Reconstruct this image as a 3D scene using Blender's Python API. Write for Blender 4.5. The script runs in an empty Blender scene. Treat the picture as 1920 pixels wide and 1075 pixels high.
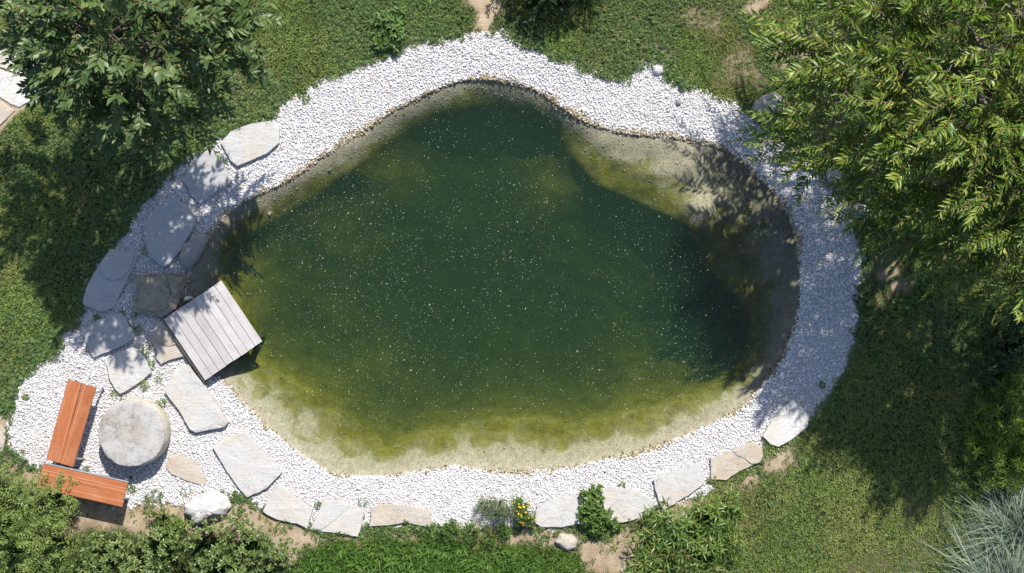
import bpy, bmesh, math, random
import numpy as np
from mathutils import Vector, Matrix, noise

random.seed(7)
RNG = np.random.default_rng(11)
SC = bpy.context.scene
COL = SC.collection

# ------------------------------------------------------------------ camera, sky, sun, exposure
H = 22.0            # camera height over the lawn, metres
PPM = 128.0         # photograph pixels per metre on the lawn


def P(px, py, z=0.0):
    k = (H - z) / H / PPM
    return Vector(((px - 960) * k, (537.5 - py) * k, z))


cam = bpy.data.cameras.new('camera')
camo = bpy.data.objects.new('camera', cam)
COL.objects.link(camo)
camo.location = (0, 0, H)
camo.rotation_euler = (0, 0, 0)
cam.sensor_fit = 'HORIZONTAL'
cam.angle_x = 2 * math.atan(7.5 / H)
cam.clip_end = 2000
SC.camera = camo

SUN_EL = math.radians(50)
SUN_AZ = math.radians(17)      # from +Y towards +X
to_sun = Vector((math.sin(SUN_AZ) * math.cos(SUN_EL), math.cos(SUN_AZ) * math.cos(SUN_EL), math.sin(SUN_EL)))
world = bpy.data.worlds.new('World')
SC.world = world
world.use_nodes = True
wn = world.node_tree.nodes
wl = world.node_tree.links
wn.clear()
wo = wn.new('ShaderNodeOutputWorld')
bg = wn.new('ShaderNodeBackground')
sky = wn.new('ShaderNodeTexSky')
sky.sky_type = 'NISHITA'
sky.sun_disc = False
sky.sun_elevation = SUN_EL
sky.sun_rotation = SUN_AZ
bg.inputs['Strength'].default_value = 0.108
wl.new(sky.outputs[0], bg.inputs[0])
wl.new(bg.outputs[0], wo.inputs[0])

sun = bpy.data.lights.new('sun', 'SUN')
sun.energy = 4.8
sun.angle = math.radians(0.53)
sun.color = (1.0, 0.95, 0.87)
suno = bpy.data.objects.new('sun', sun)
COL.objects.link(suno)
suno.rotation_euler = to_sun.to_track_quat('Z', 'Y').to_euler()
suno.location = (3, 10, 14)

SC.view_settings.view_transform = 'Standard'
SC.view_settings.look = 'None'
SC.view_settings.exposure = 0.5
SC.view_settings.gamma = 1.0
SC.view_settings.use_curve_mapping = False
SC.render.engine = 'CYCLES'
SC.cycles.use_denoising = True
SC.cycles.denoiser = 'OPENIMAGEDENOISE'
SC.cycles.denoising_input_passes = 'RGB_ALBEDO_NORMAL'
SC.cycles.denoising_prefilter = 'ACCURATE'
SC.cycles.max_bounces = 8
SC.cycles.diffuse_bounces = 2
SC.cycles.transparent_max_bounces = 12
SC.cycles.volume_bounces = 1
SC.cycles.caustics_reflective = False
SC.cycles.caustics_refractive = False

# ------------------------------------------------------------------ helpers


def tag(o, label=None, cat=None, group=None, kind=None):
    if label: o['label'] = label
    if cat: o['category'] = cat
    if group: o['group'] = group
    if kind: o['kind'] = kind
    return o


def empty(name, loc, rz=0.0):
    o = bpy.data.objects.new(name, None)
    COL.objects.link(o)
    o.location = loc
    o.rotation_euler = (0, 0, rz)
    o.empty_display_size = 0.1
    return o


def mesh_np(name, verts, faces, mat=None, smooth=False):
    """faces: list of (n,k) int arrays (k may differ between arrays)."""
    me = bpy.data.meshes.new(name)
    if not isinstance(faces, (list, tuple)):
        faces = [faces]
    faces = [np.asarray(f, dtype=np.int32) for f in faces if len(f)]
    verts = np.asarray(verts, dtype=np.float32)
    me.vertices.add(len(verts))
    me.vertices.foreach_set('co', verts.ravel())
    nl = sum(f.size for f in faces)
    npoly = sum(len(f) for f in faces)
    me.loops.add(nl)
    me.loops.foreach_set('vertex_index', np.concatenate([f.ravel() for f in faces]))
    me.polygons.add(npoly)
    starts, s = [], 0
    for f in faces:
        starts.append(s + np.arange(len(f)) * f.shape[1])
        s += f.size
    me.polygons.foreach_set('loop_start', np.concatenate(starts).astype(np.int32))
    me.update(calc_edges=True)
    me.validate()
    if smooth:
        me.polygons.foreach_set('use_smooth', np.ones(len(me.polygons), dtype=bool))
    if mat: me.materials.append(mat)
    return me


def link(name, me, parent=None, loc=None):
    o = bpy.data.objects.new(name, me)
    COL.objects.link(o)
    if parent: o.parent = parent
    if loc is not None: o.location = loc
    return o


def bm_obj(name, bm, mat, parent=None, smooth=False, sharp=None, loc=None):
    me = bpy.data.meshes.new(name)
    bm.normal_update()
    bm.to_mesh(me)
    bm.free()
    me.materials.append(mat)
    if smooth:
        me.polygons.foreach_set('use_smooth', np.ones(len(me.polygons), dtype=bool))
        if sharp: me.set_sharp_from_angle(angle=math.radians(sharp))
    return link(name, me, parent, loc)


def poly_xy(pts, z=0.0):
    return np.array([P(a, b, z)[:2] for a, b in pts])


def smooth_closed(pts, n=6):
    p = np.asarray(pts, float)
    out = []
    m = len(p)
    for i in range(m):
        p0, p1, p2, p3 = p[i - 1], p[i], p[(i + 1) % m], p[(i + 2) % m]
        for k in range(n):
            t = k / n
            out.append(0.5 * ((2 * p1) + (-p0 + p2) * t + (2 * p0 - 5 * p1 + 4 * p2 - p3) * t * t + (-p0 + 3 * p1 - 3 * p2 + p3) * t ** 3))
    return np.array(out)


def sdf(pts, poly):
    """signed distance, negative inside."""
    pts = np.asarray(pts, float)
    d = np.full(len(pts), 1e9)
    inside = np.zeros(len(pts), bool)
    x, y = pts[:, 0], pts[:, 1]
    n = len(poly)
    for i in range(n):
        a, b = poly[i], poly[(i + 1) % n]
        e = b - a
        L = max(e @ e, 1e-12)
        t = np.clip(((x - a[0]) * e[0] + (y - a[1]) * e[1]) / L, 0, 1)
        dx, dy = x - a[0] - t * e[0], y - a[1] - t * e[1]
        d = np.minimum(d, dx * dx + dy * dy)
        c = ((a[1] > y) != (b[1] > y))
        with np.errstate(divide='ignore', invalid='ignore'):
            xi = (b[0] - a[0]) * (y - a[1]) / (b[1] - a[1] if b[1] != a[1] else 1e-12) + a[0]
        inside ^= c & (x < xi)
    d = np.sqrt(d)
    return np.where(inside, -d, d)


class VNoise:
    """cheap vectorised value noise"""
    def __init__(self, seed):
        self.t = np.random.default_rng(seed).random((256, 256))

    def __call__(self, x, y, s=1.0, octaves=3):
        out, amp, tot = 0, 1.0, 0
        for o in range(octaves):
            fx, fy = x * s * 2 ** o + 37.1 * o, y * s * 2 ** o + 11.7 * o
            ix, iy = np.floor(fx).astype(int), np.floor(fy).astype(int)
            ux, uy = fx - ix, fy - iy
            ux, uy = ux * ux * (3 - 2 * ux), uy * uy * (3 - 2 * uy)
            g = lambda a, b: self.t[a % 256, b % 256]
            v = (g(ix, iy) * (1 - ux) + g(ix + 1, iy) * ux) * (1 - uy) + (g(ix, iy + 1) * (1 - ux) + g(ix + 1, iy + 1) * ux) * uy
            out = out + v * amp
            tot += amp
            amp *= 0.5
        return out / tot


N1, N2, N3 = VNoise(1), VNoise(2), VNoise(3)

# ------------------------------------------------------------------ materials


class NT:
    def __init__(self, name):
        self.m = bpy.data.materials.new(name)
        self.m.use_nodes = True
        self.t = self.m.node_tree
        self.t.nodes.clear()
        self.out = self.n('ShaderNodeOutputMaterial')

    def n(self, typ, **kw):
        nd = self.t.nodes.new(typ)
        for k, v in kw.items():
            setattr(nd, k, v)
        return nd

    def l(self, a, b):
        self.t.links.new(a, b)

    def set(self, sock, v):
        if hasattr(v, 'is_output'):
            self.l(v, sock)
        else:
            if isinstance(v, (tuple, list)) and len(v) == 3 and sock.type == 'RGBA':
                v = (*v, 1)
            sock.default_value = v

    def noise(self, vec, scale, detail=4, rough=0.55, dist=0.0):
        nd = self.n('ShaderNodeTexNoise')
        if vec is not None: self.l(vec, nd.inputs['Vector'])
        nd.inputs['Scale'].default_value = scale
        nd.inputs['Detail'].default_value = detail
        nd.inputs['Roughness'].default_value = rough
        nd.inputs['Distortion'].default_value = dist
        return nd.outputs['Fac']

    def ramp(self, fac, stops, interp='LINEAR'):
        nd = self.n('ShaderNodeValToRGB')
        cr = nd.color_ramp
        cr.interpolation = interp
        while len(cr.elements) < len(stops): cr.elements.new(0.5)
        for e, (p, c) in zip(cr.elements, stops):
            e.position = p
            e.color = (*c, 1) if isinstance(c, (tuple, list)) else (c, c, c, 1)
        self.l(fac, nd.inputs['Fac'])
        return nd.outputs['Color']

    def mix(self, fac, a, b, blend='MIX'):
        nd = self.n('ShaderNodeMix', data_type='RGBA', blend_type=blend)
        self.set(nd.inputs[0], fac)
        self.set(nd.inputs[6], a)
        self.set(nd.inputs[7], b)
        return nd.outputs[2]

    def math(self, op, a, b=0.0, clamp=False):
        nd = self.n('ShaderNodeMath', operation=op, use_clamp=clamp)
        self.set(nd.inputs[0], a)
        self.set(nd.inputs[1], b)
        return nd.outputs[0]

    def bump(self, h, strength=0.5, dist=0.01, normal=None):
        nd = self.n('ShaderNodeBump')
        nd.inputs['Strength'].default_value = strength
        nd.inputs['Distance'].default_value = dist
        self.l(h, nd.inputs['Height'])
        if normal is not None: self.l(normal, nd.inputs['Normal'])
        return nd.outputs['Normal']

    def mapping(self, vec, scale=(1, 1, 1), rot=(0, 0, 0)):
        nd = self.n('ShaderNodeMapping')
        nd.inputs['Scale'].default_value = scale
        nd.inputs['Rotation'].default_value = rot
        self.l(vec, nd.inputs['Vector'])
        return nd.outputs[0]

    def pos(self):
        return self.n('ShaderNodeNewGeometry').outputs['Position']

    def objco(self):
        return self.n('ShaderNodeTexCoord').outputs['Object']

    def attr(self, name):
        nd = self.n('ShaderNodeAttribute')
        nd.attribute_name = name
        return nd.outputs['Fac']

    def island(self):
        """a random number for every loose piece and every object"""
        a = self.n('ShaderNodeNewGeometry').outputs['Random Per Island']
        b = self.n('ShaderNodeObjectInfo').outputs['Random']
        return self.math('FRACT', self.math('ADD', a, b))

    def principled(self, color, rough=0.8, normal=None, metal=0.0, spec=0.5):
        nd = self.n('ShaderNodeBsdfPrincipled')
        self.set(nd.inputs['Base Color'], color)
        self.set(nd.inputs['Roughness'], rough)
        nd.inputs['Metallic'].default_value = metal
        nd.inputs['Specular IOR Level'].default_value = spec
        if normal is not None: self.l(normal, nd.inputs['Normal'])
        return nd.outputs[0]

    def done(self, shader):
        self.l(shader, self.out.inputs['Surface'])
        return self.m


def m_leaf(name, c1, c2, c3, rough=0.38, trans=0.3, spec=0.5, tcol=None):
    """c1..c3 = colours between which single leaves vary"""
    t = NT(name)
    r = t.island()
    big = t.noise(t.pos(), 1.6, 2)
    f = t.math('ADD', t.math('MULTIPLY', r, 0.7), t.math('MULTIPLY', t.math('SUBTRACT', big, 0.5), 0.8), clamp=True)
    f = t.math('ADD', f, 0.12, clamp=True)
    col = t.ramp(f, [(0.0, c1), (0.5, c2), (1.0, c3)])
    p = t.principled(col, rough, spec=spec)
    tr = t.n('ShaderNodeBsdfTranslucent')
    tc = t.mix(1.0, col, tcol or (1.3, 1.25, 0.5), 'MULTIPLY')
    t.l(tc, tr.inputs['Color'])
    mx = t.n('ShaderNodeMixShader')
    mx.inputs[0].default_value = trans
    t.l(p, mx.inputs[1])
    t.l(tr.outputs[0], mx.inputs[2])
    return t.done(mx.outputs[0])


def m_bark(name, c1, c2):
    t = NT(name)
    o = t.objco()
    n1 = t.noise(o, 30, 5)
    col = t.ramp(n1, [(0.3, c1), (0.7, c2)])
    return t.done(t.principled(col, 0.85, t.bump(t.noise(o, 60, 4), 0.6, 0.004)))


def m_stone(name, base, warm, dark, rough_bump=1.0, lay=1.0, stain=0.5):
    t = NT(name)
    o = t.objco()
    rnd = t.n('ShaderNodeObjectInfo').outputs['Random']
    off = t.n('ShaderNodeVectorMath', operation='ADD')
    t.l(o, off.inputs[0])
    cb = t.n('ShaderNodeCombineXYZ')
    t.l(t.math('MULTIPLY', rnd, 37.0), cb.inputs[0])
    t.l(t.math('MULTIPLY', rnd, 91.0), cb.inputs[1])
    t.l(cb.outputs[0], off.inputs[1])
    v = off.outputs[0]
    big = t.noise(v, 2.6, 5, 0.6, 0.6)
    mid = t.noise(v, 11, 6, 0.65)
    fine = t.noise(v, 90, 3, 0.6)
    col = t.mix(t.ramp(big, [(0.42, 0.0), (0.68, 1.0)]), base, warm)
    col = t.mix(t.math('MULTIPLY', t.ramp(mid, [(0.5, 0.0), (0.75, 1.0)]), stain), col, dark)
    sp = t.ramp(fine, [(0.25, 0.72), (0.75, 1.2)])
    col = t.mix(1.0, col, sp, 'MULTIPLY')
    # thin veins and hairline cracks along the cleavage
    ve = t.n('ShaderNodeTexVoronoi', feature='DISTANCE_TO_EDGE')
    mp = t.mapping(v, (1.0, 2.4, 1.0), (0, 0, 0.6))
    wv = t.n('ShaderNodeVectorMath', operation='ADD')
    nz = t.n('ShaderNodeTexNoise')
    t.l(v, nz.inputs['Vector'])
    nz.inputs['Scale'].default_value = 5
    t.l(mp, wv.inputs[0])
    t.l(nz.outputs['Color'], wv.inputs[1])
    t.l(wv.outputs[0], ve.inputs['Vector'])
    ve.inputs['Scale'].default_value = 2.2
    cr = t.ramp(ve.outputs['Distance'], [(0.0, 0.0), (0.02, 1.0)])
    keep = t.ramp(t.noise(v, 3.1, 2), [(0.5, 1.0), (0.6, 0.35)])
    crk = t.math('MAXIMUM', cr, keep)
    col = t.mix(1.0, col, t.ramp(crk, [(0.3, 0.72), (0.9, 1.0)]), 'MULTIPLY')
    layer = t.noise(t.mapping(v, (2.0, 9.0, 14.0), (0, 0, 0.5)), 2.0, 5, 0.6, 1.0)
    hgt = t.math('ADD', t.math('MULTIPLY', mid, 0.6), t.math('MULTIPLY', layer, 0.8 * lay))
    hgt = t.math('ADD', hgt, t.math('MULTIPLY', crk, 0.5))
    nb = t.bump(hgt, 0.55 * rough_bump, 0.02)
    nb = t.bump(fine, 0.3, 0.004, nb)
    return t.done(t.principled(col, 0.85, nb, spec=0.3))


def m_gravel(name, stops, rough=0.75):
    t = NT(name)
    r = t.island()
    col = t.ramp(r, stops)
    col = t.mix(1.0, col, t.ramp(t.noise(t.pos(), 60, 3), [(0.3, 0.85), (0.7, 1.08)]), 'MULTIPLY')
    return t.done(t.principled(col, rough, t.bump(t.noise(t.pos(), 120, 3), 0.4, 0.006), spec=0.35))


def m_wood(name, c1, c2, axis=1, rough=0.6, scale=14.0, wear=None):
    t = NT(name)
    o = t.objco()
    rnd = t.n('ShaderNodeObjectInfo').outputs['Random']
    cb = t.n('ShaderNodeCombineXYZ')
    t.l(t.math('MULTIPLY', rnd, 50.0), cb.inputs[2])
    ad = t.n('ShaderNodeVectorMath', operation='ADD')
    t.l(o, ad.inputs[0])
    t.l(cb.outputs[0], ad.inputs[1])
    sc = [1.0, 1.0, 1.0]
    sc[axis] = 0.06
    g = t.noise(t.mapping(ad.outputs[0], tuple(sc)), scale * 4, 6, 0.65, 0.4)
    b = t.noise(ad.outputs[0], 3.0, 4)
    f = t.math('ADD', t.math('MULTIPLY', g, 0.75), t.math('MULTIPLY', b, 0.35))
    col = t.ramp(f, [(0.35, c1), (0.75, c2)])
    v = t.ramp(rnd, [(0.0, 0.86), (1.0, 1.1)])
    col = t.mix(1.0, col, v, 'MULTIPLY')
    if wear:
        w = t.noise(t.mapping(ad.outputs[0], (1.0, .35, 1.0)), 9.0, 8, 0.75)
        col = t.mix(t.ramp(w, [(0.48, 0.0), (0.72, 0.8)]), col, wear)
    return t.done(t.principled(col, rough, t.bump(g, 0.35, 0.004), spec=0.4))


def m_plain(name, c, rough=0.5, metal=0.0):
    t = NT(name)
    col = t.mix(1.0, c, t.ramp(t.noise(t.objco(), 14, 4), [(0.3, 0.85), (0.7, 1.1)]), 'MULTIPLY')
    return t.done(t.principled(col, rough, None, metal))


MAT = {}
MAT['slab_grey'] = m_stone('slab_grey', (0.370, 0.378, 0.392), (0.395, 0.383, 0.365), (0.277, 0.281, 0.287))
MAT['slab_pale'] = m_stone('slab_pale', (0.462, 0.459, 0.452), (0.470, 0.433, 0.383), (0.353, 0.348, 0.339))
MAT['slab_warm'] = m_stone('slab_warm', (0.437, 0.399, 0.348), (0.420, 0.340, 0.252), (0.319, 0.297, 0.278))
MAT['slab_brown'] = m_stone('slab_brown', (.30, .275, .225), (.24, .20, .14), (.14, .13, .115), 1.6, 1.5, 0.8)
MAT['boulder_white'] = m_stone('boulder_white', (0.554, 0.548, 0.539), (0.521, 0.484, 0.426), (0.420, 0.391, 0.348), 1.8, 0.6, 0.35)
MAT['boulder_grey'] = m_stone('boulder_grey', (.26, .255, .26), (.30, .27, .24), (.18, .18, .185), 0.8, 0.4)
MAT['table_stone'] = m_stone('table_stone', (0.403, 0.395, 0.383), (0.328, 0.293, 0.252), (0.202, 0.183, 0.165), 1.3, 0.3, 0.95)
MAT['table_side'] = m_stone('table_side', (.56, .51, .42), (.50, .43, .32), (.38, .33, .26), 1.4, 0.5, 0.5)
MAT['deck'] = m_wood('deck_wood', (.33, .31, .31), (.50, .48, .48), axis=1, rough=0.75, wear=(.40, .35, .31))
MAT['deck_dark'] = m_wood('deck_beam_wood', (.10, .09, .06), (.20, .18, .10), axis=1, rough=0.8)
MAT['bench'] = m_wood('bench_wood', (.29, .088, .030), (.43, .155, .060), axis=1, rough=0.42, wear=(.40, .19, .105))
MAT['bench_line'] = m_plain('bench_groove_dust', (.52, .28, .155), 0.7)
MAT['steel'] = m_plain('galvanised_steel', (.55, .57, .60), 0.38, 0.8)
MAT['rubber'] = m_plain('black_rubber', (.02, .02, .022), 0.6)
MAT['bark_dark'] = m_bark('bark_dark', (.06, .045, .035), (.15, .12, .10))
MAT['bark_grey'] = m_bark('bark_grey', (.11, .09, .075), (.25, .23, .21))
MAT['twig_red'] = m_bark('twig_red', (.17, .085, .04), (.30, .19, .11))
MAT['leaf_left'] = m_leaf('leaf_left', (.036, .074, .020), (.080, .135, .042), (.175, .228, .080), 0.42, 0.15, 0.34)
MAT['leaf_right'] = m_leaf('leaf_right', (.034, .084, .009), (.105, .180, .017), (.33, .37, .065), 0.40, 0.22, 0.45)
MAT['leaf_fern'] = m_leaf('leaf_fern', (0.084, 0.138, 0.025), (0.161, 0.227, 0.050), (0.283, 0.317, 0.095), 0.5, 0.25, 0.4)
MAT['leaf_waxy'] = m_leaf('leaf_waxy', (0.067, 0.122, 0.027), (0.142, 0.203, 0.057), (0.245, 0.293, 0.095), 0.36, 0.22, 0.5)
MAT['leaf_lime'] = m_leaf('leaf_lime', (0.075, 0.144, 0.020), (0.125, 0.216, 0.028), (0.200, 0.276, 0.055), 0.5, 0.3, 0.4)
MAT['leaf_peony'] = m_leaf('leaf_peony', (0.056, 0.133, 0.023), (0.130, 0.217, 0.040), (0.283, 0.226, 0.072), 0.36, 0.22, 0.5)
MAT['leaf_spike'] = m_leaf('leaf_spike', (.050, .100, .010), (.105, .175, .018), (.185, .250, .035), 0.5, 0.2, 0.3)
MAT['leaf_blue'] = m_leaf('leaf_blue', (.085, .135, .085), (.185, .250, .175), (.43, .46, .35), 0.55, 0.12, 0.3, (1.0, 1.0, .8))
MAT['leaf_fennel'] = m_leaf('leaf_fennel', (.11, .16, .07), (.16, .21, .10), (.22, .26, .14), 0.6, 0.25, 0.3)
MAT['leaf_weed'] = m_leaf('leaf_weed', (0.050, 0.108, 0.017), (0.088, 0.174, 0.026), (0.156, 0.228, 0.048), 0.5, 0.28, 0.4)
MAT['leaf_mint'] = m_leaf('leaf_mint', (0.057, 0.120, 0.027), (0.098, 0.180, 0.044), (0.172, 0.252, 0.076), 0.45, 0.25, 0.4)
MAT['leaf_shade'] = m_leaf('leaf_shade', (.022, .050, .016), (.040, .075, .025), (.075, .110, .045), 0.5, 0.2, 0.4)  # greens darkened to hold shade; also used for plain dark stems and weeds
MAT['petal'] = m_leaf('petal_yellow', (.55, .36, .02), (.68, .46, .03), (.75, .55, .08), 0.6, 0.2, 0.3, (1, 1, .6))
MAT['gravel'] = m_gravel('marble_gravel', [(0.0, (.52, .51, .52)), (0.3, (.63, .62, .63)), (0.6, (.69, .68, .69)), (0.965, (.74, .73, .74)), (0.975, (.62, .50, .38)), (1.0, (.64, .55, .45))])
MAT['gravel_wet'] = m_gravel('stained_gravel', [(0.0, (.11, .085, .035)), (0.3, (.26, .20, .09)), (0.6, (.42, .34, .20)), (1.0, (.62, .57, .47))], 0.5)
MAT['gravel_sub'] = m_gravel('silted_gravel', [(0.0, (.33, .305, .215)), (0.4, (.39, .36, .27)), (0.8, (.45, .425, .335)), (1.0, (.54, .51, .43))], 0.8)
MAT['fleck'] = m_gravel('pollen_fleck', [(0.0, (.22, .26, .19)), (0.6, (.44, .47, .36)), (0.95, (.74, .73, .62)), (1.0, (.66, .48, .26))], 0.8)


def m_ground():
    t = NT('ground')
    p = t.pos()
    soil_n = t.noise(p, 5, 6, 0.65)
    soil = t.ramp(soil_n, [(0.25, (.26, .185, .12)), (0.5, (.40, .31, .215)), (0.75, (.52, .43, .32))])
    soil = t.mix(1.0, soil, t.ramp(t.noise(p, 55, 4, 0.7), [(0.3, .78), (0.7, 1.15)]), 'MULTIPLY')
    thatch = t.ramp(t.noise(p, 22, 5, 0.7), [(0.25, (.012, .020, .006)), (0.55, (.030, .042, .012)), (0.8, (.09, .08, .035))])
    col = t.mix(t.attr('soil'), thatch, soil)
    # gravel bed below the loose stones
    bed = t.ramp(t.noise(p, 45, 4, 0.6), [(0.3, (.40, .385, .37)), (0.7, (.60, .585, .57))])
    col = t.mix(t.attr('gravel'), col, bed)
    # pond floor: silty gravel on the shelf, algae where the water gets deeper
    vo = t.n('ShaderNodeTexVoronoi')
    t.l(p, vo.inputs['Vector'])
    vo.inputs['Scale'].default_value = 38
    sand = t.ramp(vo.outputs['Color'], [(0.1, (.34, .315, .225)), (0.5, (.41, .385, .285)), (0.9, (.48, .455, .36))])
    sand = t.mix(1.0, sand, t.ramp(t.noise(p, 9, 5, 0.65), [(0.3, .82), (0.7, 1.12)]), 'MULTIPLY')
    alg = t.ramp(t.noise(p, 4.5, 6, 0.62), [(0.3, (.135, .128, .012)), (0.5, (.225, .212, .022)), (0.72, (.31, .295, .09))])
    dpt = t.attr('dep')
    big = t.noise(p, 1.9, 9, 0.66, 0.9)
    f = t.math('ADD', dpt, t.math('MULTIPLY', t.math('SUBTRACT', big, 0.5), 0.55))
    mask = t.ramp(f, [(0.125, 0.0), (0.165, 0.65), (0.26, 1.0)])
    bare = t.ramp(t.noise(p, 3.3, 8, 0.68, 1.2), [(0.54, 0.0), (0.64, 0.6)])
    shallow = t.ramp(dpt, [(0.2, 1.0), (0.42, 0.0)])
    mask = t.math('MULTIPLY', mask, t.math('SUBTRACT', 1.0, t.math('MULTIPLY', bare, shallow)))
    strand = t.noise(t.mapping(p, (1.0, 2.2, 1.0), (0, 0, .5)), 8, 8, 0.75, 2.0)
    alg = t.mix(1.0, alg, t.ramp(strand, [(0.35, .62), (0.65, 1.2)]), 'MULTIPLY')
    col_floor = t.mix(mask, sand, alg)
    col = t.mix(t.attr('floor'), col, col_floor)
    rough = t.math('SUBTRACT', 0.95, t.math('MULTIPLY', t.attr('floor'), 0.1))
    h = t.math('ADD', t.math('MULTIPLY', vo.outputs['Distance'], -0.6), t.noise(p, 30, 5, 0.7))
    bp = t.bump(h, 0.7, 0.02)
    bp.node.inputs['Strength'].default_value = 0.4
    return t.done(t.principled(col, rough, bp, spec=0.2))


def m_grass(name, stops, dry, dry_amount=0.5, trans=0.25):
    t = NT(name)
    p = t.pos()
    r = t.n('ShaderNodeObjectInfo').outputs['Random']
    a = t.noise(p, 1.1, 4, 0.6)
    b = t.noise(p, 7, 3, 0.6)
    f = t.math('ADD', t.math('MULTIPLY', r, 0.55), t.math('MULTIPLY', b, 0.5))
    col = t.ramp(f, stops)
    isl = t.n('ShaderNodeNewGeometry').outputs['Random Per Island']
    col = t.mix(1.0, col, t.ramp(isl, [(0.0, 0.7), (1.0, 1.25)]), 'MULTIPLY')
    d = t.math('MULTIPLY', t.ramp(t.math('ADD', a, t.math('MULTIPLY', r, 0.12)), [(0.5, 0.0), (0.72, 1.0)]), dry_amount)
    col = t.mix(d, col, dry)
    pr = t.principled(col, 0.55, spec=0.3)
    tr = t.n('ShaderNodeBsdfTranslucent')
    t.l(t.mix(1.0, col, (1.2, 1.2, .5), 'MULTIPLY'), tr.inputs['Color'])
    mx = t.n('ShaderNodeMixShader')
    mx.inputs[0].default_value = trans
    t.l(pr, mx.inputs[1])
    t.l(tr.outputs[0], mx.inputs[2])
    return t.done(mx.outputs[0])


MAT['ground'] = m_ground()
MAT['grass'] = m_grass('lawn_grass', [(0.1, (.084, .136, .027)), (0.5, (.146, .216, .051)), (0.95, (.228, .286, .086))], (.28, .25, .09), 0.5, 0.13)
MAT['clover'] = m_grass('lawn_clover', [(0.1, (.052, .104, .027)), (0.5, (.088, .152, .044)), (0.95, (.132, .196, .066))], (.22, .22, .09), 0.3, 0.12)
MAT['cover'] = m_grass('ground_cover_grass', [(0.1, (.055, .115, .018)), (0.5, (.085, .170, .026)), (0.95, (.130, .215, .045))], (.15, .20, .05), 0.2, 0.3)


def m_water():
    t = NT('pond_water')
    n = t.noise(t.pos(), 6, 4, 0.6)
    nrm = t.bump(n, 0.06, 0.01)
    fr = t.n('ShaderNodeFresnel')
    fr.inputs['IOR'].default_value = 1.45
    t.l(nrm, fr.inputs['Normal'])
    gl = t.n('ShaderNodeBsdfGlossy')
    gl.inputs['Roughness'].default_value = 0.03
    t.l(nrm, gl.inputs['Normal'])
    tr = t.n('ShaderNodeBsdfTransparent')
    mx = t.n('ShaderNodeMixShader')
    t.l(fr.outputs[0], mx.inputs[0])
    t.l(tr.outputs[0], mx.inputs[1])
    t.l(gl.outputs[0], mx.inputs[2])
    ab = t.n('ShaderNodeVolumeAbsorption')
    ab.inputs['Color'].default_value = (0.32, 0.46, 0.10, 1)
    ab.inputs['Density'].default_value = 1.45
    sc = t.n('ShaderNodeVolumeScatter')
    sc.inputs['Color'].default_value = (0.15, 0.40, 0.28, 1)
    sc.inputs['Density'].default_value = 0.42
    add = t.n('ShaderNodeAddShader')
    t.l(ab.outputs[0], add.inputs[0])
    t.l(sc.outputs[0], add.inputs[1])
    t.l(add.outputs[0], t.out.inputs['Volume'])
    return t.done(mx.outputs[0])


MAT['water'] = m_water()

# ------------------------------------------------------------------ outlines (photograph pixels -> metres)
WATER_PX = [(880,148),(930,150),(975,158),(1010,172),(1050,198),(1090,225),(1140,242),(1190,252),(1240,256),(1290,262),(1335,272),(1375,290),(1410,318),(1440,350),(1465,380),(1482,410),(1492,445),(1499,490),(1502,530),(1498,580),(1488,620),(1472,660),(1450,700),(1425,730),(1395,760),(1360,785),(1310,808),(1260,828),(1200,848),(1140,863),(1070,876),(1000,883),(930,885),(880,880),(850,876),(800,882),(750,890),(700,895),(650,893),(610,882),(575,862),(545,840),(515,815),(485,785),(465,765),(445,745),(425,722),(400,705),(375,690),(350,630),(342,590),(345,560),(352,520),(370,480),(395,440),(415,412),(440,390),(480,365),(520,348),(560,325),(600,295),(640,270),(690,238),(740,205),(790,180),(840,158)]
DEEP_PX = [(900,195),(960,200),(1020,222),(1060,262),(1090,305),(1130,345),(1190,372),(1240,395),(1290,425),(1325,465),(1345,510),(1375,545),(1405,580),(1415,630),(1400,680),(1370,712),(1300,742),(1220,768),(1130,788),(1060,795),(980,785),(900,793),(820,808),(760,822),(700,825),(650,800),(610,765),(570,730),(510,695),(470,665),(450,610),(430,550),(425,490),(440,450),(480,425),(540,390),(590,358),(640,325),(700,278),(760,240),(830,208)]
GRAVEL_PX = [(895,66),(940,66),(975,83),(1010,88),(1045,110),(1080,125),(1120,140),(1150,150),(1175,147),(1190,130),(1215,120),(1240,124),(1248,146),(1275,160),(1310,170),(1350,188),(1390,200),(1420,222),(1440,240),(1490,270),(1530,310),(1560,340),(1590,385),(1610,430),(1618,480),(1615,530),(1612,590),(1605,640),(1590,690),(1565,730),(1540,760),(1520,790),(1505,805),(1470,825),(1435,835),(1425,860),(1395,880),(1340,890),(1320,925),(1225,955),(1160,975),(1090,985),(1000,985),(900,982),(810,985),(690,988),(640,995),(590,990),(530,972),(490,950),(450,930),(430,928),(400,928),(330,945),(280,935),(245,943),(200,935),(130,880),(60,875),(30,845),(14,810),(20,760),(35,720),(60,695),(95,670),(110,650),(115,625),(150,600),(155,575),(160,545),(180,505),(195,480),(220,460),(235,430),(250,405),(275,375),(300,350),(320,325),(345,305),(400,270),(420,255),(450,240),(500,220),(520,200),(560,180),(600,155),(640,140),(690,120),(740,98),(790,80),(840,73)]
PATH_PX = [(-60,60),(0,70),(45,88),(76,118),(80,150),(64,190),(30,215),(0,245),(-60,290)]
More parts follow.
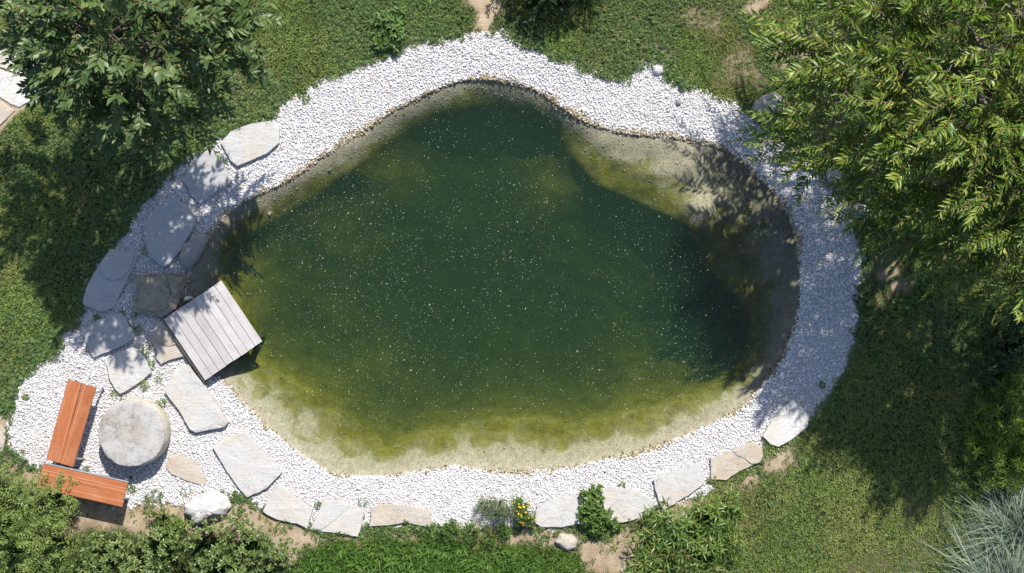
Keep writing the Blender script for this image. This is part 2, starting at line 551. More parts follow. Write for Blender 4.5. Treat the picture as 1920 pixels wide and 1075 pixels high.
SOIL_PX = [  # bare earth
    [(884,-40),(930,-40),(928,20),(935,45),(965,75),(940,85),(885,80),(888,40),(880,0)],
    [(1400,-40),(1425,-40),(1438,20),(1430,45),(1410,40),(1398,10)],
    [(1455,65),(1490,75),(1530,100),(1550,130),(1520,150),(1480,135),(1455,100)],
    [(-40,850),(0,840),(60,880),(200,940),(280,940),(400,930),(450,930),(530,975),(600,1000),(690,1000),(900,990),(1000,995),(1130,992),(1230,965),(1330,905),(1420,880),(1480,838),(1500,830),(1480,860),(1420,900),(1350,930),(1260,1000),(1160,1090),(1090,1060),(1060,1030),(940,1018),(800,1018),(700,1012),(600,1018),(560,1050),(450,1000),(300,1000),(160,1000),(100,960),(0,900),(-40,890)],
    [(1640,490),(1680,480),(1700,510),(1670,540),(1645,560),(1635,530)],
    [(1750,480),(1790,470),(1800,500),(1760,510)],
    [(-60,700),(0,770),(10,800),(0,860),(-60,860)],
]
WATER = smooth_closed(poly_xy(WATER_PX), 3)
DEEP = smooth_closed(poly_xy(DEEP_PX), 3)
GRAVEL = smooth_closed(poly_xy(GRAVEL_PX), 3)
PATH = smooth_closed(poly_xy(PATH_PX), 3)
SOIL_W = [1, .9, .62, .84, .62, .6, .9] + [.42, .36, .42, .22, .22, .5]
SOIL_PX += [[(1290,15),(1340,20),(1360,50),(1320,62),(1285,45)],[(1200,60),(1260,55),(1290,90),(1230,110)],[(1330,110),(1400,95),(1420,150),(1370,165)],[(1690,940),(1740,950),(1760,1010),(1720,1060),(1690,1020)],[(1600,1050),(1660,1045),(1680,1090),(1600,1090)],[(1410,860),(1480,842),(1510,850),(1450,890)]]
SOIL = [smooth_closed(poly_xy(s), 3) for s in SOIL_PX]
WZ = -0.06


def sstep(a, b, x):
    t = np.clip((x - a) / (b - a), 0, 1)
    return t * t * (3 - 2 * t)


def zones(xy):
    x, y = xy[:, 0], xy[:, 1]
    j = (N1(x, y, 5, 3) - 0.5) * 0.10
    dw = sdf(xy, WATER)
    dd = sdf(xy, DEEP)
    dg = sdf(xy, GRAVEL) + (N2(x, y, 7, 3) - 0.5) * 0.14
    soil = np.zeros(len(xy))
    for s, wgt in zip(SOIL, SOIL_W):
        soil = np.maximum(soil, wgt * (1 - sstep(-0.12, 0.16, sdf(xy, s) + (N3(x, y, 3, 4) - 0.5) * 0.7)))
    path = 1 - sstep(-0.02, 0.05, sdf(xy, PATH) + j * 0.6)
    return dw, dd, dg, soil, path


MOUNDS = [(1010,375,.62,.36),(700,690,.60,.42),(735,345,.55,.28),(630,470,.65,.25),(480,520,.5,.26),(1310,400,.3,.2),(600,590,.5,.2),(1180,700,.5,.25),(1290,300,.2,.06)]


def ground_z(xy, zn=None):
    x, y = xy[:, 0], xy[:, 1]
    dw, dd, dg, soil, path = zn if zn else zones(xy)
    gz = np.where(dg < 0, WZ + 0.012 + (0.04) * np.clip(dw / np.maximum(dw - dg, 1e-3), 0, 1) + (N2(x, y, 3, 2) - .5) * 0.03 * np.clip(dw / .3, 0, 1), 0.0)
    gz = np.where(dg >= 0, -0.008 * np.exp(-dg / 0.1), gz)
    gz = gz + np.where(dg > 0.1, (N1(x, y, .8, 3) - .5) * 0.05 * np.clip((dg - .1) / .5, 0, 1), 0)
    di = np.maximum(-dw, 0)
    t = di / np.maximum(di + np.maximum(dd, 0), 1e-4)
    dep = 0.010 + 0.045 * np.clip(di / .30, 0, 1) + 0.27 * t ** 1.3
    dep = np.where(dd < 0, 0.332 + (1 - np.exp(dd / 0.55)) * 1.2, dep)
    dep = dep + (N1(x, y, 2.2, 4) - 0.5) * 0.18 * np.clip(di / .4, 0, 1)
    for (a, b, r, hh) in MOUNDS:
        c = P(a, b)
        dep = dep - hh * np.exp(-((x - c.x) ** 2 + (y - c.y) ** 2) / (r * r))
    dep = np.maximum(dep, 0.006)
    return np.where(dw < 0, WZ - dep, gz), dep


# ------------------------------------------------------------------ ground
STEP = 0.05
gx = np.arange(-9.6, 9.6001, STEP)
gy = np.arange(-6.2, 6.2001, STEP)
nx, ny = len(gx), len(gy)
GX, GY = np.meshgrid(gx, gy)
gxy = np.stack([GX.ravel(), GY.ravel()], 1)
zn = zones(gxy)
gz, dep = ground_z(gxy, zn)
edge = np.minimum(np.minimum(gxy[:, 0] + 9.6, 9.6 - gxy[:, 0]), np.minimum(gxy[:, 1] + 6.2, 6.2 - gxy[:, 1]))
gz = gz * np.clip(edge / 0.4, 0, 1)
idx = np.arange(nx * ny).reshape(ny, nx)
quads = np.stack([idx[:-1, :-1], idx[:-1, 1:], idx[1:, 1:], idx[1:, :-1]], -1).reshape(-1, 4)
verts = np.column_stack([gxy, gz])
B = 600.0
x0, x1, y0, y1 = gx[0], gx[-1], gy[0], gy[-1]
outer = np.array([(-B, -B, 0), (B, -B, 0), (B, B, 0), (-B, B, 0), (x0, y0, 0), (x1, y0, 0), (x1, y1, 0), (x0, y1, 0)])
nb = len(verts)
oq = np.array([[0, 1, 5, 4], [1, 2, 6, 5], [2, 3, 7, 6], [3, 0, 4, 7]]) + nb
me = mesh_np('ground', np.vstack([verts, outer]), [np.vstack([quads, oq])], MAT['ground'], True)
dw, dd, dg, soil, path = zn


def set_attr(me, name, arr, extra=8):
    a = me.attributes.new(name, 'FLOAT', 'POINT')
    a.data.foreach_set('value', np.concatenate([arr, np.zeros(extra)]).astype(np.float32))


X, Y = gxy[:, 0], gxy[:, 1]
set_attr(me, 'soil', np.maximum(soil, path * 0.9))
set_attr(me, 'gravel', 1 - sstep(-0.03, 0.03, dg))
set_attr(me, 'floor', 1 - sstep(-0.02, 0.02, dw))
set_attr(me, 'dep', dep)
tag(link('ground', me), kind='structure')

# pond water: a closed body, its sides and bottom buried in the pond floor
n = len(WATER)
wp = WATER
nrm = np.roll(wp, -1, 0) - np.roll(wp, 1, 0)
nrm = np.stack([nrm[:, 1], -nrm[:, 0]], 1)
nrm /= np.linalg.norm(nrm, axis=1)[:, None]
area = np.sum(wp[:, 0] * np.roll(wp[:, 1], -1) - np.roll(wp[:, 0], -1) * wp[:, 1])
nrm *= 1 if area > 0 else -1
wpo = wp + nrm * 0.10
bm = bmesh.new()
top = [bm.verts.new((a, b, WZ)) for a, b in wpo]
bot = [bm.verts.new((a, b, -2.6)) for a, b in wpo]
bm.faces.new(top)
bm.faces.new(bot[::-1])
for i in range(n):
    bm.faces.new((top[i], bot[i], bot[(i + 1) % n], top[(i + 1) % n]))
bmesh.ops.recalc_face_normals(bm, faces=bm.faces)
bmesh.ops.triangulate(bm, faces=bm.faces)
tag(bm_obj('pond_water', bm, MAT['water']), kind='structure')

# ------------------------------------------------------------------ loose gravel
ICO = bmesh.new()
bmesh.ops.create_icosphere(ICO, subdivisions=1, radius=1.0)
ICO_V = np.array([v.co[:] for v in ICO.verts])
ICO_F = np.array([[v.index for v in f.verts] for f in ICO.faces])
ICO.free()


def rot_mats(n, rng, tilt=1.0):
    a = rng.uniform(0, 2 * np.pi, n)
    b = rng.normal(0, 0.45 * tilt, n)
    c = rng.normal(0, 0.45 * tilt, n)
    ca, sa, cb, sb, cc, sc_ = np.cos(a), np.sin(a), np.cos(b), np.sin(b), np.cos(c), np.sin(c)
    Rz = np.zeros((n, 3, 3)); Rz[:, 0, 0] = ca; Rz[:, 0, 1] = -sa; Rz[:, 1, 0] = sa; Rz[:, 1, 1] = ca; Rz[:, 2, 2] = 1
    Rx = np.zeros((n, 3, 3)); Rx[:, 0, 0] = 1; Rx[:, 1, 1] = cb; Rx[:, 1, 2] = -sb; Rx[:, 2, 1] = sb; Rx[:, 2, 2] = cb
    Ry = np.zeros((n, 3, 3)); Ry[:, 1, 1] = 1; Ry[:, 0, 0] = cc; Ry[:, 0, 2] = sc_; Ry[:, 2, 0] = -sc_; Ry[:, 2, 2] = cc
    return Rx @ Ry @ Rz


OCT_V = np.array([(1, 0, 0), (-1, 0, 0), (0, 1, 0), (0, -1, 0), (0, 0, 1), (0, 0, -1)], float)
OCT_F = np.array([(0, 2, 4), (2, 1, 4), (1, 3, 4), (3, 0, 4), (2, 0, 5), (1, 2, 5), (3, 1, 5), (0, 3, 5)])


def pebbles(name, pts, z, r, mat, rng, low=False):
    ICO_V, ICO_F = (OCT_V * 1.15, OCT_F) if low else (globals()['ICO_V'], globals()['ICO_F'])
    n = len(pts)
    nv = len(ICO_V)
    sc = np.stack([r * rng.uniform(.95, 1.35, n), r * rng.uniform(.75, 1.05, n), r * rng.uniform(.45, .7, n)], 1)
    V = ICO_V[None] * (1 + rng.normal(0, .13, (n, nv, 1)))
    V = V * sc[:, None, :]
    V = np.einsum('nij,nvj->nvi', rot_mats(n, rng), V)
    V[:, :, 0] += pts[:, 0:1]
    V[:, :, 1] += pts[:, 1:2]
    V[:, :, 2] += z[:, None]
    F = (ICO_F[None] + (np.arange(n) * nv)[:, None, None]).reshape(-1, 3)
    return link(name, mesh_np(name, V.reshape(-1, 3), F, mat, False))


def jgrid(x0, x1, y0, y1, s, rng, jit=0.55):
    a = np.arange(x0, x1, s)
    b = np.arange(y0, y1, s * 0.87)
    A, Bq = np.meshgrid(a, b)
    A = A + (np.arange(len(b)) % 2)[:, None] * s / 2
    p = np.stack([A.ravel(), Bq.ravel()], 1)
    return p + rng.uniform(-s * jit, s * jit, p.shape)


lo, hi = GRAVEL.min(0) - .2, GRAVEL.max(0) + .2
layers = []
for s, dz in ((0.0245, 0.002), (0.031, 0.009)):
    p = jgrid(lo[0], hi[0], lo[1], hi[1], s, RNG)
    zz = zones(p)
    k = (zz[0] > -0.02) & (zz[2] < 0.015 + RNG.exponential(0.02, len(p)))
    p = p[k]
    zq = tuple(q[k] for q in zz)
    g, _ = ground_z(p, zq)
    layers.append((p, g + dz + RNG.uniform(-.003, .006, len(p)), zq[0]))
GP = np.vstack([l[0] for l in layers])
GZ = np.concatenate([l[1] for l in layers])
GD = np.concatenate([l[2] for l in layers])
stain = GD + (N1(GP[:, 0], GP[:, 1], 4, 3) - .5) * 0.16 + RNG.normal(0, .022, len(GP)) < 0.075 * np.clip(N3(GP[:, 0], GP[:, 1], 1.1, 3) * 1.6 - .55, -.3, .8) + .02 * (GP[:, 1] > 0)
LOW = np.concatenate([np.full(len(layers[0][0]), True), np.full(len(layers[1][0]), False)])
R = RNG.lognormal(math.log(0.0130), 0.30, len(GP))
ga, gb = ~stain & LOW, ~stain & ~LOW
tag(pebbles('gravel', GP[gb], GZ[gb], R[gb], MAT['gravel'], RNG), 'white crushed marble gravel spread in a broad band round the pond', 'gravel', kind='stuff')
tag(pebbles('gravel_underlayer', GP[ga], GZ[ga], R[ga] * 1.08, MAT['gravel'], RNG, True), 'white marble chips filling the gaps below the top gravel', 'gravel', kind='stuff')
p2 = jgrid(lo[0], hi[0], lo[1], hi[1], 0.035, RNG)
zz = zones(p2)
k = (np.abs(zz[0] + 0.01 + (N2(p2[:, 0], p2[:, 1], 3, 3) - .5) * .08) < 0.04 * np.clip(N3(p2[:, 0] + 3, p2[:, 1], 1.6, 3) * 1.7 - .4, 0.05, 1)) & (RNG.random(len(p2)) < .75)
p2 = p2[k]
g2, _ = ground_z(p2, tuple(q[k] for q in zz))
WP = np.vstack([GP[stain], p2])
WZS = np.concatenate([GZ[stain], g2 + 0.008])
WR = np.concatenate([R[stain] * .85, RNG.uniform(.010, .02, len(p2))])
p3 = jgrid(lo[0], hi[0], lo[1], hi[1], 0.042, RNG)
zz = zones(p3)
k = (zz[0] < -.03) & (zz[0] > -.9)
p3, zz = p3[k], tuple(q[k] for q in zz)
g3, d3 = ground_z(p3, zz)
k = (d3 < .16 + .1 * RNG.random(len(p3))) & (RNG.random(len(p3)) < .45)
tag(pebbles('submerged_gravel', p3[k], g3[k] + .002, RNG.lognormal(math.log(.0075), .4, k.sum()), MAT['gravel_sub'], RNG, True), 'sandy coloured silted pebbles under the shallow water', 'gravel', kind='stuff')
tag(pebbles('shore_gravel', WP, WZS, WR, MAT['gravel_wet'], RNG), 'brown algae stained pebbles along the waterline of the pond', 'gravel', kind='stuff')

# flecks floating on the pond
nf = 19000
p = np.stack([RNG.uniform(lo[0], hi[0], nf * 3), RNG.uniform(lo[1], hi[1], nf * 3)], 1)
d1 = sdf(p, DEEP)
k = (d1 < 0.25 * RNG.random(len(p)) ** 2 - 0.02) & (RNG.random(len(p)) < 0.20 + 3.4 * np.clip(N1(p[:, 0], p[:, 1], .9, 5) - .25, 0, 1) ** 2 + .5 * (N2(p[:, 0], p[:, 1], 3.2, 4) > .56))
p = p[k][:nf]
nf = len(p)
ln = RNG.lognormal(math.log(0.0039), 0.45, nf)
wd = np.clip(ln * RNG.uniform(.16, .33, nf), .0009, .0035)
an = RNG.uniform(0, 2 * np.pi, nf)
u = np.stack([np.cos(an), np.sin(an)], 1)
w = np.stack([-u[:, 1], u[:, 0]], 1)
bend = w * (ln * RNG.normal(0, .25, nf))[:, None]
z0 = np.full(nf, WZ + 0.003)
V = np.zeros((nf, 6, 3))
for i, (s, q) in enumerate(((-1, -.4), (-1, .4), (0, -1), (0, 1), (1, -.4), (1, .4))):
    xy = p + u * (s * ln)[:, None] + w * (q * wd)[:, None] + (bend if s else 0)
    V[:, i, :2] = xy
    V[:, i, 2] = z0 + (0.003 if s == 0 else 0)
F = np.array([[0, 2, 3, 1], [2, 4, 5, 3]])
F = (F[None] + (np.arange(nf) * 6)[:, None, None]).reshape(-1, 4)
tag(link('pollen_flecks', mesh_np('pollen_flecks', V.reshape(-1, 3), F, MAT['fleck'])), 'pale seed and pollen flecks floating all over the dark pond water', 'floating flecks', kind='stuff')

# ------------------------------------------------------------------ lawn grass (instanced tufts)


def tuft(name, nblade, spread, hlo, hhi, w, mat, rng, lean=0.9):
    V, F = [], []
    for i in range(nblade):
        a = rng.uniform(0, 2 * math.pi)
        r = spread * math.sqrt(rng.random())
        bx, by = r * math.cos(a), r * math.sin(a)
        d = rng.uniform(0, 2 * math.pi)
        h = rng.uniform(hlo, hhi)
        out = h * rng.uniform(0.3, 1.0) * lean
        ux, uy = math.cos(d), math.sin(d)
        px, py = -uy, ux
        o = len(V)
        ww = w * rng.uniform(.7, 1.3)
        V += [(bx - px * ww * .6, by - py * ww * .6, -0.01), (bx + px * ww * .6, by + py * ww * .6, -0.01),
              (bx + ux * out * .45 - px * ww, by + uy * out * .45 - py * ww, h * .7), (bx + ux * out * .45 + px * ww, by + uy * out * .45 + py * ww, h * .7),
              (bx + ux * out, by + uy * out, h * .85)]
        F.append((o, o + 1, o + 3, o + 2))
        F.append((o + 2, o + 3, o + 4, o + 4))
    q = np.array([f for f in F if f[2] != f[3]])
    t3 = np.array([f[:3] for f in F if f[2] == f[3]])
    me = mesh_np(name, np.array(V), [q, t3], mat, True)
    return bpy.data.objects.new(name, me)


def clover(name, n, spread, mat, rng):
    V, F = [], []
    for i in range(n):
        a = rng.uniform(0, 6.28)
        r = spread * math.sqrt(rng.random())
        bx, by, bz = r * math.cos(a), r * math.sin(a), rng.uniform(.004, .052)
        a0 = rng.uniform(0, 6.28)
        sz = rng.uniform(.010, .017)
        tl = rng.normal(0, .55, 2)
        for k in range(3):
            b = a0 + k * 2.094
            o = len(V)
            for (u, w) in ((.0, 0), (.75, -.55), (1.25, 0), (.75, .55)):
                x, y = sz * (u * math.cos(b) - w * math.sin(b)), sz * (u * math.sin(b) + w * math.cos(b))
                V.append((bx + x, by + y, bz + x * tl[0] + y * tl[1] - (.002 if u > 1 else 0)))
            F.append((o, o + 1, o + 2, o + 3))
    return bpy.data.objects.new(name, mesh_np(name, np.array(V), np.array(F), mat, False))


def scatter(name, pts, z, rot, scale, index, sources):
    me = bpy.data.meshes.new(name)
    me.vertices.add(len(pts))
    me.vertices.foreach_set('co', np.column_stack([pts, z]).astype(np.float32).ravel())
    a = me.attributes.new('rot', 'FLOAT_VECTOR', 'POINT'); a.data.foreach_set('vector', rot.astype(np.float32).ravel())
    a = me.attributes.new('scl', 'FLOAT', 'POINT'); a.data.foreach_set('value', scale.astype(np.float32))
    a = me.attributes.new('pick', 'INT', 'POINT'); a.data.foreach_set('value', index.astype(np.int32))
    o = link(name, me)
    ng = bpy.data.node_groups.new(name + '_scatter', 'GeometryNodeTree')
    ng.interface.new_socket('Geometry', in_out='INPUT', socket_type='NodeSocketGeometry')
    ng.interface.new_socket('Geometry', in_out='OUTPUT', socket_type='NodeSocketGeometry')
    gi = ng.nodes.new('NodeGroupInput')
    go = ng.nodes.new('NodeGroupOutput')
    iop = ng.nodes.new('GeometryNodeInstanceOnPoints')
    gti = ng.nodes.new('GeometryNodeGeometryToInstance')
    for s in reversed(sources):
        oi = ng.nodes.new('GeometryNodeObjectInfo')
        oi.inputs['Object'].default_value = s
        ng.links.new(oi.outputs['Geometry'], gti.inputs[0])

    def named(n, dt):
        q = ng.nodes.new('GeometryNodeInputNamedAttribute')
        q.data_type = dt
        q.inputs['Name'].default_value = n
        return q.outputs['Attribute']
    ng.links.new(gi.outputs[0], iop.inputs['Points'])
    ng.links.new(gti.outputs[0], iop.inputs['Instance'])
    iop.inputs['Pick Instance'].default_value = True
    ng.links.new(named('pick', 'INT'), iop.inputs['Instance Index'])
    ng.links.new(named('rot', 'FLOAT_VECTOR'), iop.inputs['Rotation'])
    ng.links.new(named('scl', 'FLOAT'), iop.inputs['Scale'])
    ng.links.new(iop.outputs[0], go.inputs[0])
    md = o.modifiers.new('scatter', 'NODES')
    md.node_group = ng
    return o


COVER_PX = [(560,1050),(600,1022),(700,1018),(760,1025),(830,1018),(900,1030),(980,1024),(1050,1035),(1085,1050),(1095,1080),(1100,1200),(540,1200)]
COVER = smooth_closed(poly_xy(COVER_PX), 3)
BEDS = [smooth_closed(poly_xy(q), 3) for q in ([(-100,900),(60,910),(150,960),(300,960),(480,985),(560,1040),(560,1200),(-100,1200)],)]

rng = np.random.default_rng(5)
tufts = [tuft('grass_tuft', 14, .034, .020, .042, .0050, MAT['grass'], rng, 1.2) for _ in range(5)]
tufts += [clover('clover_tuft', 12, .036, MAT['clover'], rng) for _ in range(3)]
p = jgrid(-8.7, 8.7, -5.3, 5.3, 0.040, rng)
zz = zones(p)
x, y = p[:, 0], p[:, 1]
thin = (N3(x + 20, y, 1.3, 4))
dens = (1 - np.clip(zz[3] * 1.08, 0, 1)) * (1 - np.clip(zz[4] * 1.2, 0, 1)) * np.clip(1.55 - 1.0 * sstep(.5, .8, thin), 0, 1)
dens = np.where(sdf(p, COVER) < 0, 0, dens)
for b in BEDS:
    dens = np.where(sdf(p, b) < 0, dens * .25, dens)
dens = np.maximum(dens, 0.05 * (zz[3] > .3) * (zz[4] < .2))
k = (zz[2] > -0.005 - 0.05 * rng.random(len(p)) ** 3) & (zz[0] > 0) & (rng.random(len(p)) < dens)
p = p[k]
g, _ = ground_z(p, tuple(q[k] for q in zz))
lush = N2(p[:, 0], p[:, 1], 1.7, 3)
lump = N1(p[:, 0], p[:, 1], 11, 2)
scl = rng.uniform(.7, 1.2, len(p)) * (0.65 + .6 * lush) * (.75 + .5 * lump) * np.where(zz[2][k] < .12, 1.25, 1.0)
rot = np.column_stack([rng.normal(0, .12, len(p)), rng.normal(0, .12, len(p)), rng.uniform(0, 6.28, len(p))])
cl = sstep(.50, .66, N3(p[:, 0] + 7, p[:, 1] - 3, .9, 5) + .22 * np.exp(-np.maximum(zz[2][k], 0) / .35))
pick = np.where(rng.random(len(p)) < cl * .65 * (1 - .85 * (p[:, 0] > 2.5) * (p[:, 1] < -1.5)), rng.integers(5, 8, len(p)), rng.integers(0, 5, len(p)))
tag(scatter('lawn_grass', p, g, rot, scl, pick, tufts), 'short mown green lawn with dry yellowish patches around the pond', 'grass', kind='stuff')

ctufts = [tuft('cover_tuft', 16, .05, .07, .14, .0065, MAT['cover'], rng, 1.1) for _ in range(4)]
p = jgrid(COVER[:, 0].min(), COVER[:, 0].max(), -5.3, COVER[:, 1].max(), 0.055, rng)
dcv = sdf(p, COVER) + (N1(p[:, 0], p[:, 1], 5, 3) - .5) * .2
p = p[dcv < 0]
rot = np.column_stack([rng.normal(0, .2, len(p)), rng.normal(0, .2, len(p)), rng.uniform(0, 6.28, len(p))])
tag(scatter('ground_cover', p, np.zeros(len(p)), rot, rng.uniform(.6, 1.25, len(p)) * (.35 + 1.3 * N2(p[:, 0], p[:, 1], 2.6, 4)), rng.integers(0, 4, len(p)), ctufts), 'bright green grassy ground cover along the bottom edge below the row of slabs', 'ground cover', kind='stuff')

# ------------------------------------------------------------------ stones


def resample(poly, n):
    p = np.asarray(poly, float)
    q = np.vstack([p, p[:1]])
    L = np.concatenate([[0], np.cumsum(np.linalg.norm(np.diff(q, axis=0), axis=1))])
    s = np.linspace(0, L[-1], n, endpoint=False)
    return np.stack([np.interp(s, L, q[:, 0]), np.interp(s, L, q[:, 1])], 1)


def resample_keep(poly, step):
    p = np.asarray(poly, float)
    out = []
    for i in range(len(p)):
        a, b = p[i], p[(i + 1) % len(p)]
        k = max(1, int(round(np.linalg.norm(b - a) / step)))
        for t in range(k):
            out.append(a + (b - a) * t / k)
    return np.array(out)


def fnoise(v, s, o=4):
    return noise.fractal(Vector(v) * s, 0.8, 2.1, o)


def stone_mesh(local, h, kind, seed, tilt=(0, 0), ztop=None, n=56, rough=1.0):
    """local: outline (metres) round the stone's own origin; h: height over the ground"""
    pts = resample_keep(local, .035) if kind == 'slab' else resample(local, n)
    n = len(pts)
    c = pts.mean(0)
    rad = np.linalg.norm(pts - c, axis=1).mean()
    for i in range(n):
        d = pts[i] - c
        k = 1 + (0.045 if kind == 'slab' else .03) * rough * fnoise((pts[i][0] * 1, pts[i][1], seed), 7) * min(1, .3 / rad)
        pts[i] = c + d * k
    bm = bmesh.new()
    rings = []
    if kind == 'slab':
        prof = [(0.93, -0.06), (0.99, h * .25), (1.0, h * .75), (0.996, h * .95), (0.982, h), (0.85, h + .001), (0.62, h + .002), (0.36, h + .003), (0.14, h + .003)]
    else:
        prof = [(0.90, -0.10)] + [(math.cos(a) ** 0.62 if a < 1.55 else 0.05, h * math.sin(a) ** 0.9) for a in np.linspace(0.02, 1.45, 10)]
    for ri, (s, z) in enumerate(prof):
        ring = []
        for q in pts:
            xy = c + (q - c) * s
            zz = z
            amp = (.010 if kind == 'slab' else .05 * rad / .25) * rough
            if kind == 'slab' and ri >= 3:
                zz += amp * fnoise((xy[0], xy[1], seed + 3), 4) + .4 * amp * fnoise((xy[0], xy[1], seed + 9), 14)
            elif kind == 'slab' and ri in (1, 2):
                e = .012 * fnoise((q[0], q[1], z * 9 + seed), 11)
                xy = xy + (q - c) / (np.linalg.norm(q - c) + 1e-6) * e
            elif kind != 'slab':
                e = amp * fnoise((xy[0], xy[1], z + seed), 3.2 / max(rad / .25, .5)) * min(1, s * 1.5) + .35 * amp * fnoise((xy[0], xy[1], z * 2 + seed), 12) * min(1, s * 1.5)
                xy = xy + (q - c) / (np.linalg.norm(q - c) + 1e-6) * e
                zz += (amp * .8 * fnoise((xy[0], xy[1], seed + 5), 5) if z > .03 else 0)
            if z > 0: zz += tilt[0] * (xy[0] - c[0]) + tilt[1] * (xy[1] - c[1])
            ring.append(bm.verts.new((xy[0], xy[1], zz)))
        rings.append(ring)
    for a, b in zip(rings, rings[1:]):
        for i in range(n):
            bm.faces.new((a[i], a[(i + 1) % n], b[(i + 1) % n], b[i]))
    cv = bm.verts.new((c[0], c[1], sum(v.co.z for v in rings[-1]) / n))
    for i in range(n):
        bm.faces.new((rings[-1][i], rings[-1][(i + 1) % n], cv))
    bmesh.ops.recalc_face_normals(bm, faces=bm.faces)
    return bm


SEED = [0]


def stone(name, label, cat, px, h, mat, kind='slab', tilt=(0, 0), group=None, rough=1.0, flakes=(), base=-0.02):
    SEED[0] += 1.7
    if kind == 'slab': h *= .62
    w = poly_xy(px, h)
    c = w.mean(0)
    loc = Vector((c[0], c[1], base))
    bm = stone_mesh(w - c, h - base, kind, SEED[0], tilt, rough=rough)
    o = bm_obj(name, bm, MAT[mat], None, True, 32 if kind == 'slab' else 60, loc)
    tag(o, label, cat, group)
    for fpx, th in flakes:
        SEED[0] += 1.1
        fw = poly_xy(fpx, h)
        fc = fw.mean(0)
        b2 = stone_mesh(fw - fc, th, 'slab', SEED[0], tilt, n=30, rough=.6)
        off = (fc - c)
        bm_obj('flake', b2, MAT[mat], o, True, 32, (off[0], off[1], h - base + tilt[0] * off[0] + tilt[1] * off[1] + .002))
    return o


def Z(pts, ox, oy):
    return [(a * .27912 + ox, b * .27912 + oy) for a, b in pts]


G_SLAB = 'flat stone slabs laid round the pond'
stone('stone_slab', 'pale grey slab topmost of the row, at the tip of the left tree', 'stone slab', [(413,268),(432,247),(470,232),(512,226),(525,240),(523,268),(500,288),(465,303),(444,312),(430,300)], .09, 'slab_pale', group=G_SLAB)
stone('stone_slab', 'grey slab half covered by leaf shadow, second from the top left', 'stone slab', [(341,335),(362,308),(385,284),(413,290),(424,318),(435,341),(395,367),(374,382),(357,363)], .09, 'slab_grey', group=G_SLAB)
stone('stone_slab', 'largest shaded grey slab, rounded and upright, above the dark brown slab', 'stone slab', Z([(955,500),(1020,420),(1110,330),(1165,322),(1250,375),(1325,450),(1290,540),(1220,670),(1130,780),(1090,790),(1000,720),(975,600)], 0, 280), .10, 'slab_grey', group=G_SLAB)
stone('stone_slab', 'grey slanting slab with a broken ledge against the shaded lawn at left', 'stone slab', [(207,468),(232,467),(259,474),(252,498),(235,531),(214,575),(198,583),(186,584),(157,573),(155,563),(164,535),(177,510),(187,493),(198,478)], .10, 'slab_grey', group=G_SLAB, flakes=[([(203,474),(230,471),(253,478),(244,505),(228,522),(212,527),(196,520),(186,506),(192,490)], .014)])
stone('stone_slab', 'dark brown rough slab at the upper corner of the wooden deck', 'stone slab', [(250,518),(279,513),(296,517),(307,510),(349,516),(350,526),(339,548),(331,580),(305,595),(279,591),(247,585),(252,560),(256,540)], .12, 'slab_brown', rough=2.0, group=G_SLAB, flakes=[([(262,525),(282,518),(300,522),(318,545),(312,580),(285,584),(258,578),(262,550)], .02), ([(312,515),(344,520),(336,545),(326,560),(318,535)], .015)])
stone('stone_slab', 'blue grey dappled slab between the slanting slab and the square slab', 'stone slab', Z([(560,210),(640,150),(810,95),(850,150),(905,235),(900,270),(800,330),(630,398),(610,370),(570,280)], 0, 560), .10, 'slab_grey', group=G_SLAB)
stone('stone_slab', 'squarish pale slab with a sharp twig shadow, above the round table', 'stone slab', Z([(710,430),(790,360),(880,325),(930,345),(965,390),(1015,500),(900,590),(805,645),(760,600),(725,500)], 0, 560), .10, 'slab_pale', group=G_SLAB)
stone('stone_slab', 'cracked cream slab tucked under the left side of the deck', 'stone slab', Z([(1010,240),(1060,160),(1100,140),(1200,200),(1290,380),(1245,385),(1130,415),(1080,445),(1050,400),(1050,350),(1015,290)], 0, 560), .055, 'slab_warm', group=G_SLAB, flakes=[(Z([(1018,240),(1062,168),(1100,160),(1160,220),(1200,300),(1130,322),(1060,290)], 0, 560), .016)])
stone('stone_slab', 'long pale slab pointing from the deck corner down to the right', 'stone slab', Z([(1225,440),(1265,450),(1370,570),(1430,670),(1530,830),(1510,865),(1400,885),(1310,900),(1275,880),(1230,800),(1160,700),(1100,620),(1130,550),(1170,480)], 0, 560), .11, 'slab_pale', group=G_SLAB)
stone('stone_slab', 'wide cream grey slab right of the small leaf shaped slab', 'stone slab', [(398,838),(424,820),(455,811),(478,828),(505,860),(530,885),(502,914),(464,934),(450,920),(425,885),(408,855)], .10, 'slab_pale', group=G_SLAB)
stone('stone_slab', 'small leaf shaped cream slab lying beside the round table', 'stone slab', Z([(1130,300),(1200,275),(1320,320),(1390,440),(1380,485),(1250,455),(1150,410),(1115,370)], 0, 775), .045, 'slab_warm', group=G_SLAB)
stone('stone_slab', 'pale slab right of the white boulder, first of the bottom row', 'stone slab', Z([(120,660),(155,560),(215,480),(330,560),(450,640),(440,690),(415,775),(350,745),(200,710),(140,680)], 460, 775), .10, 'slab_pale', group=G_SLAB)
stone('stone_slab', 'pale slab with a crack and weeds at its lower edge', 'stone slab', Z([(440,780),(500,640),(520,570),(650,590),(800,645),(790,720),(755,830),(640,810),(500,790)], 460, 775), .10, 'slab_pale', group=G_SLAB, flakes=[(Z([(450,772),(500,650),(522,582),(650,600),(700,622),(600,720),(510,782)], 460, 775), .010)])
stone('stone_slab', 'flat rectangular cream slab with an undercut lower edge, bottom row', 'stone slab', Z([(830,760),(850,630),(900,612),(1080,620),(1245,660),(1240,765),(1160,752),(1080,735),(950,755)], 460, 775), .10, 'slab_warm', group=G_SLAB)
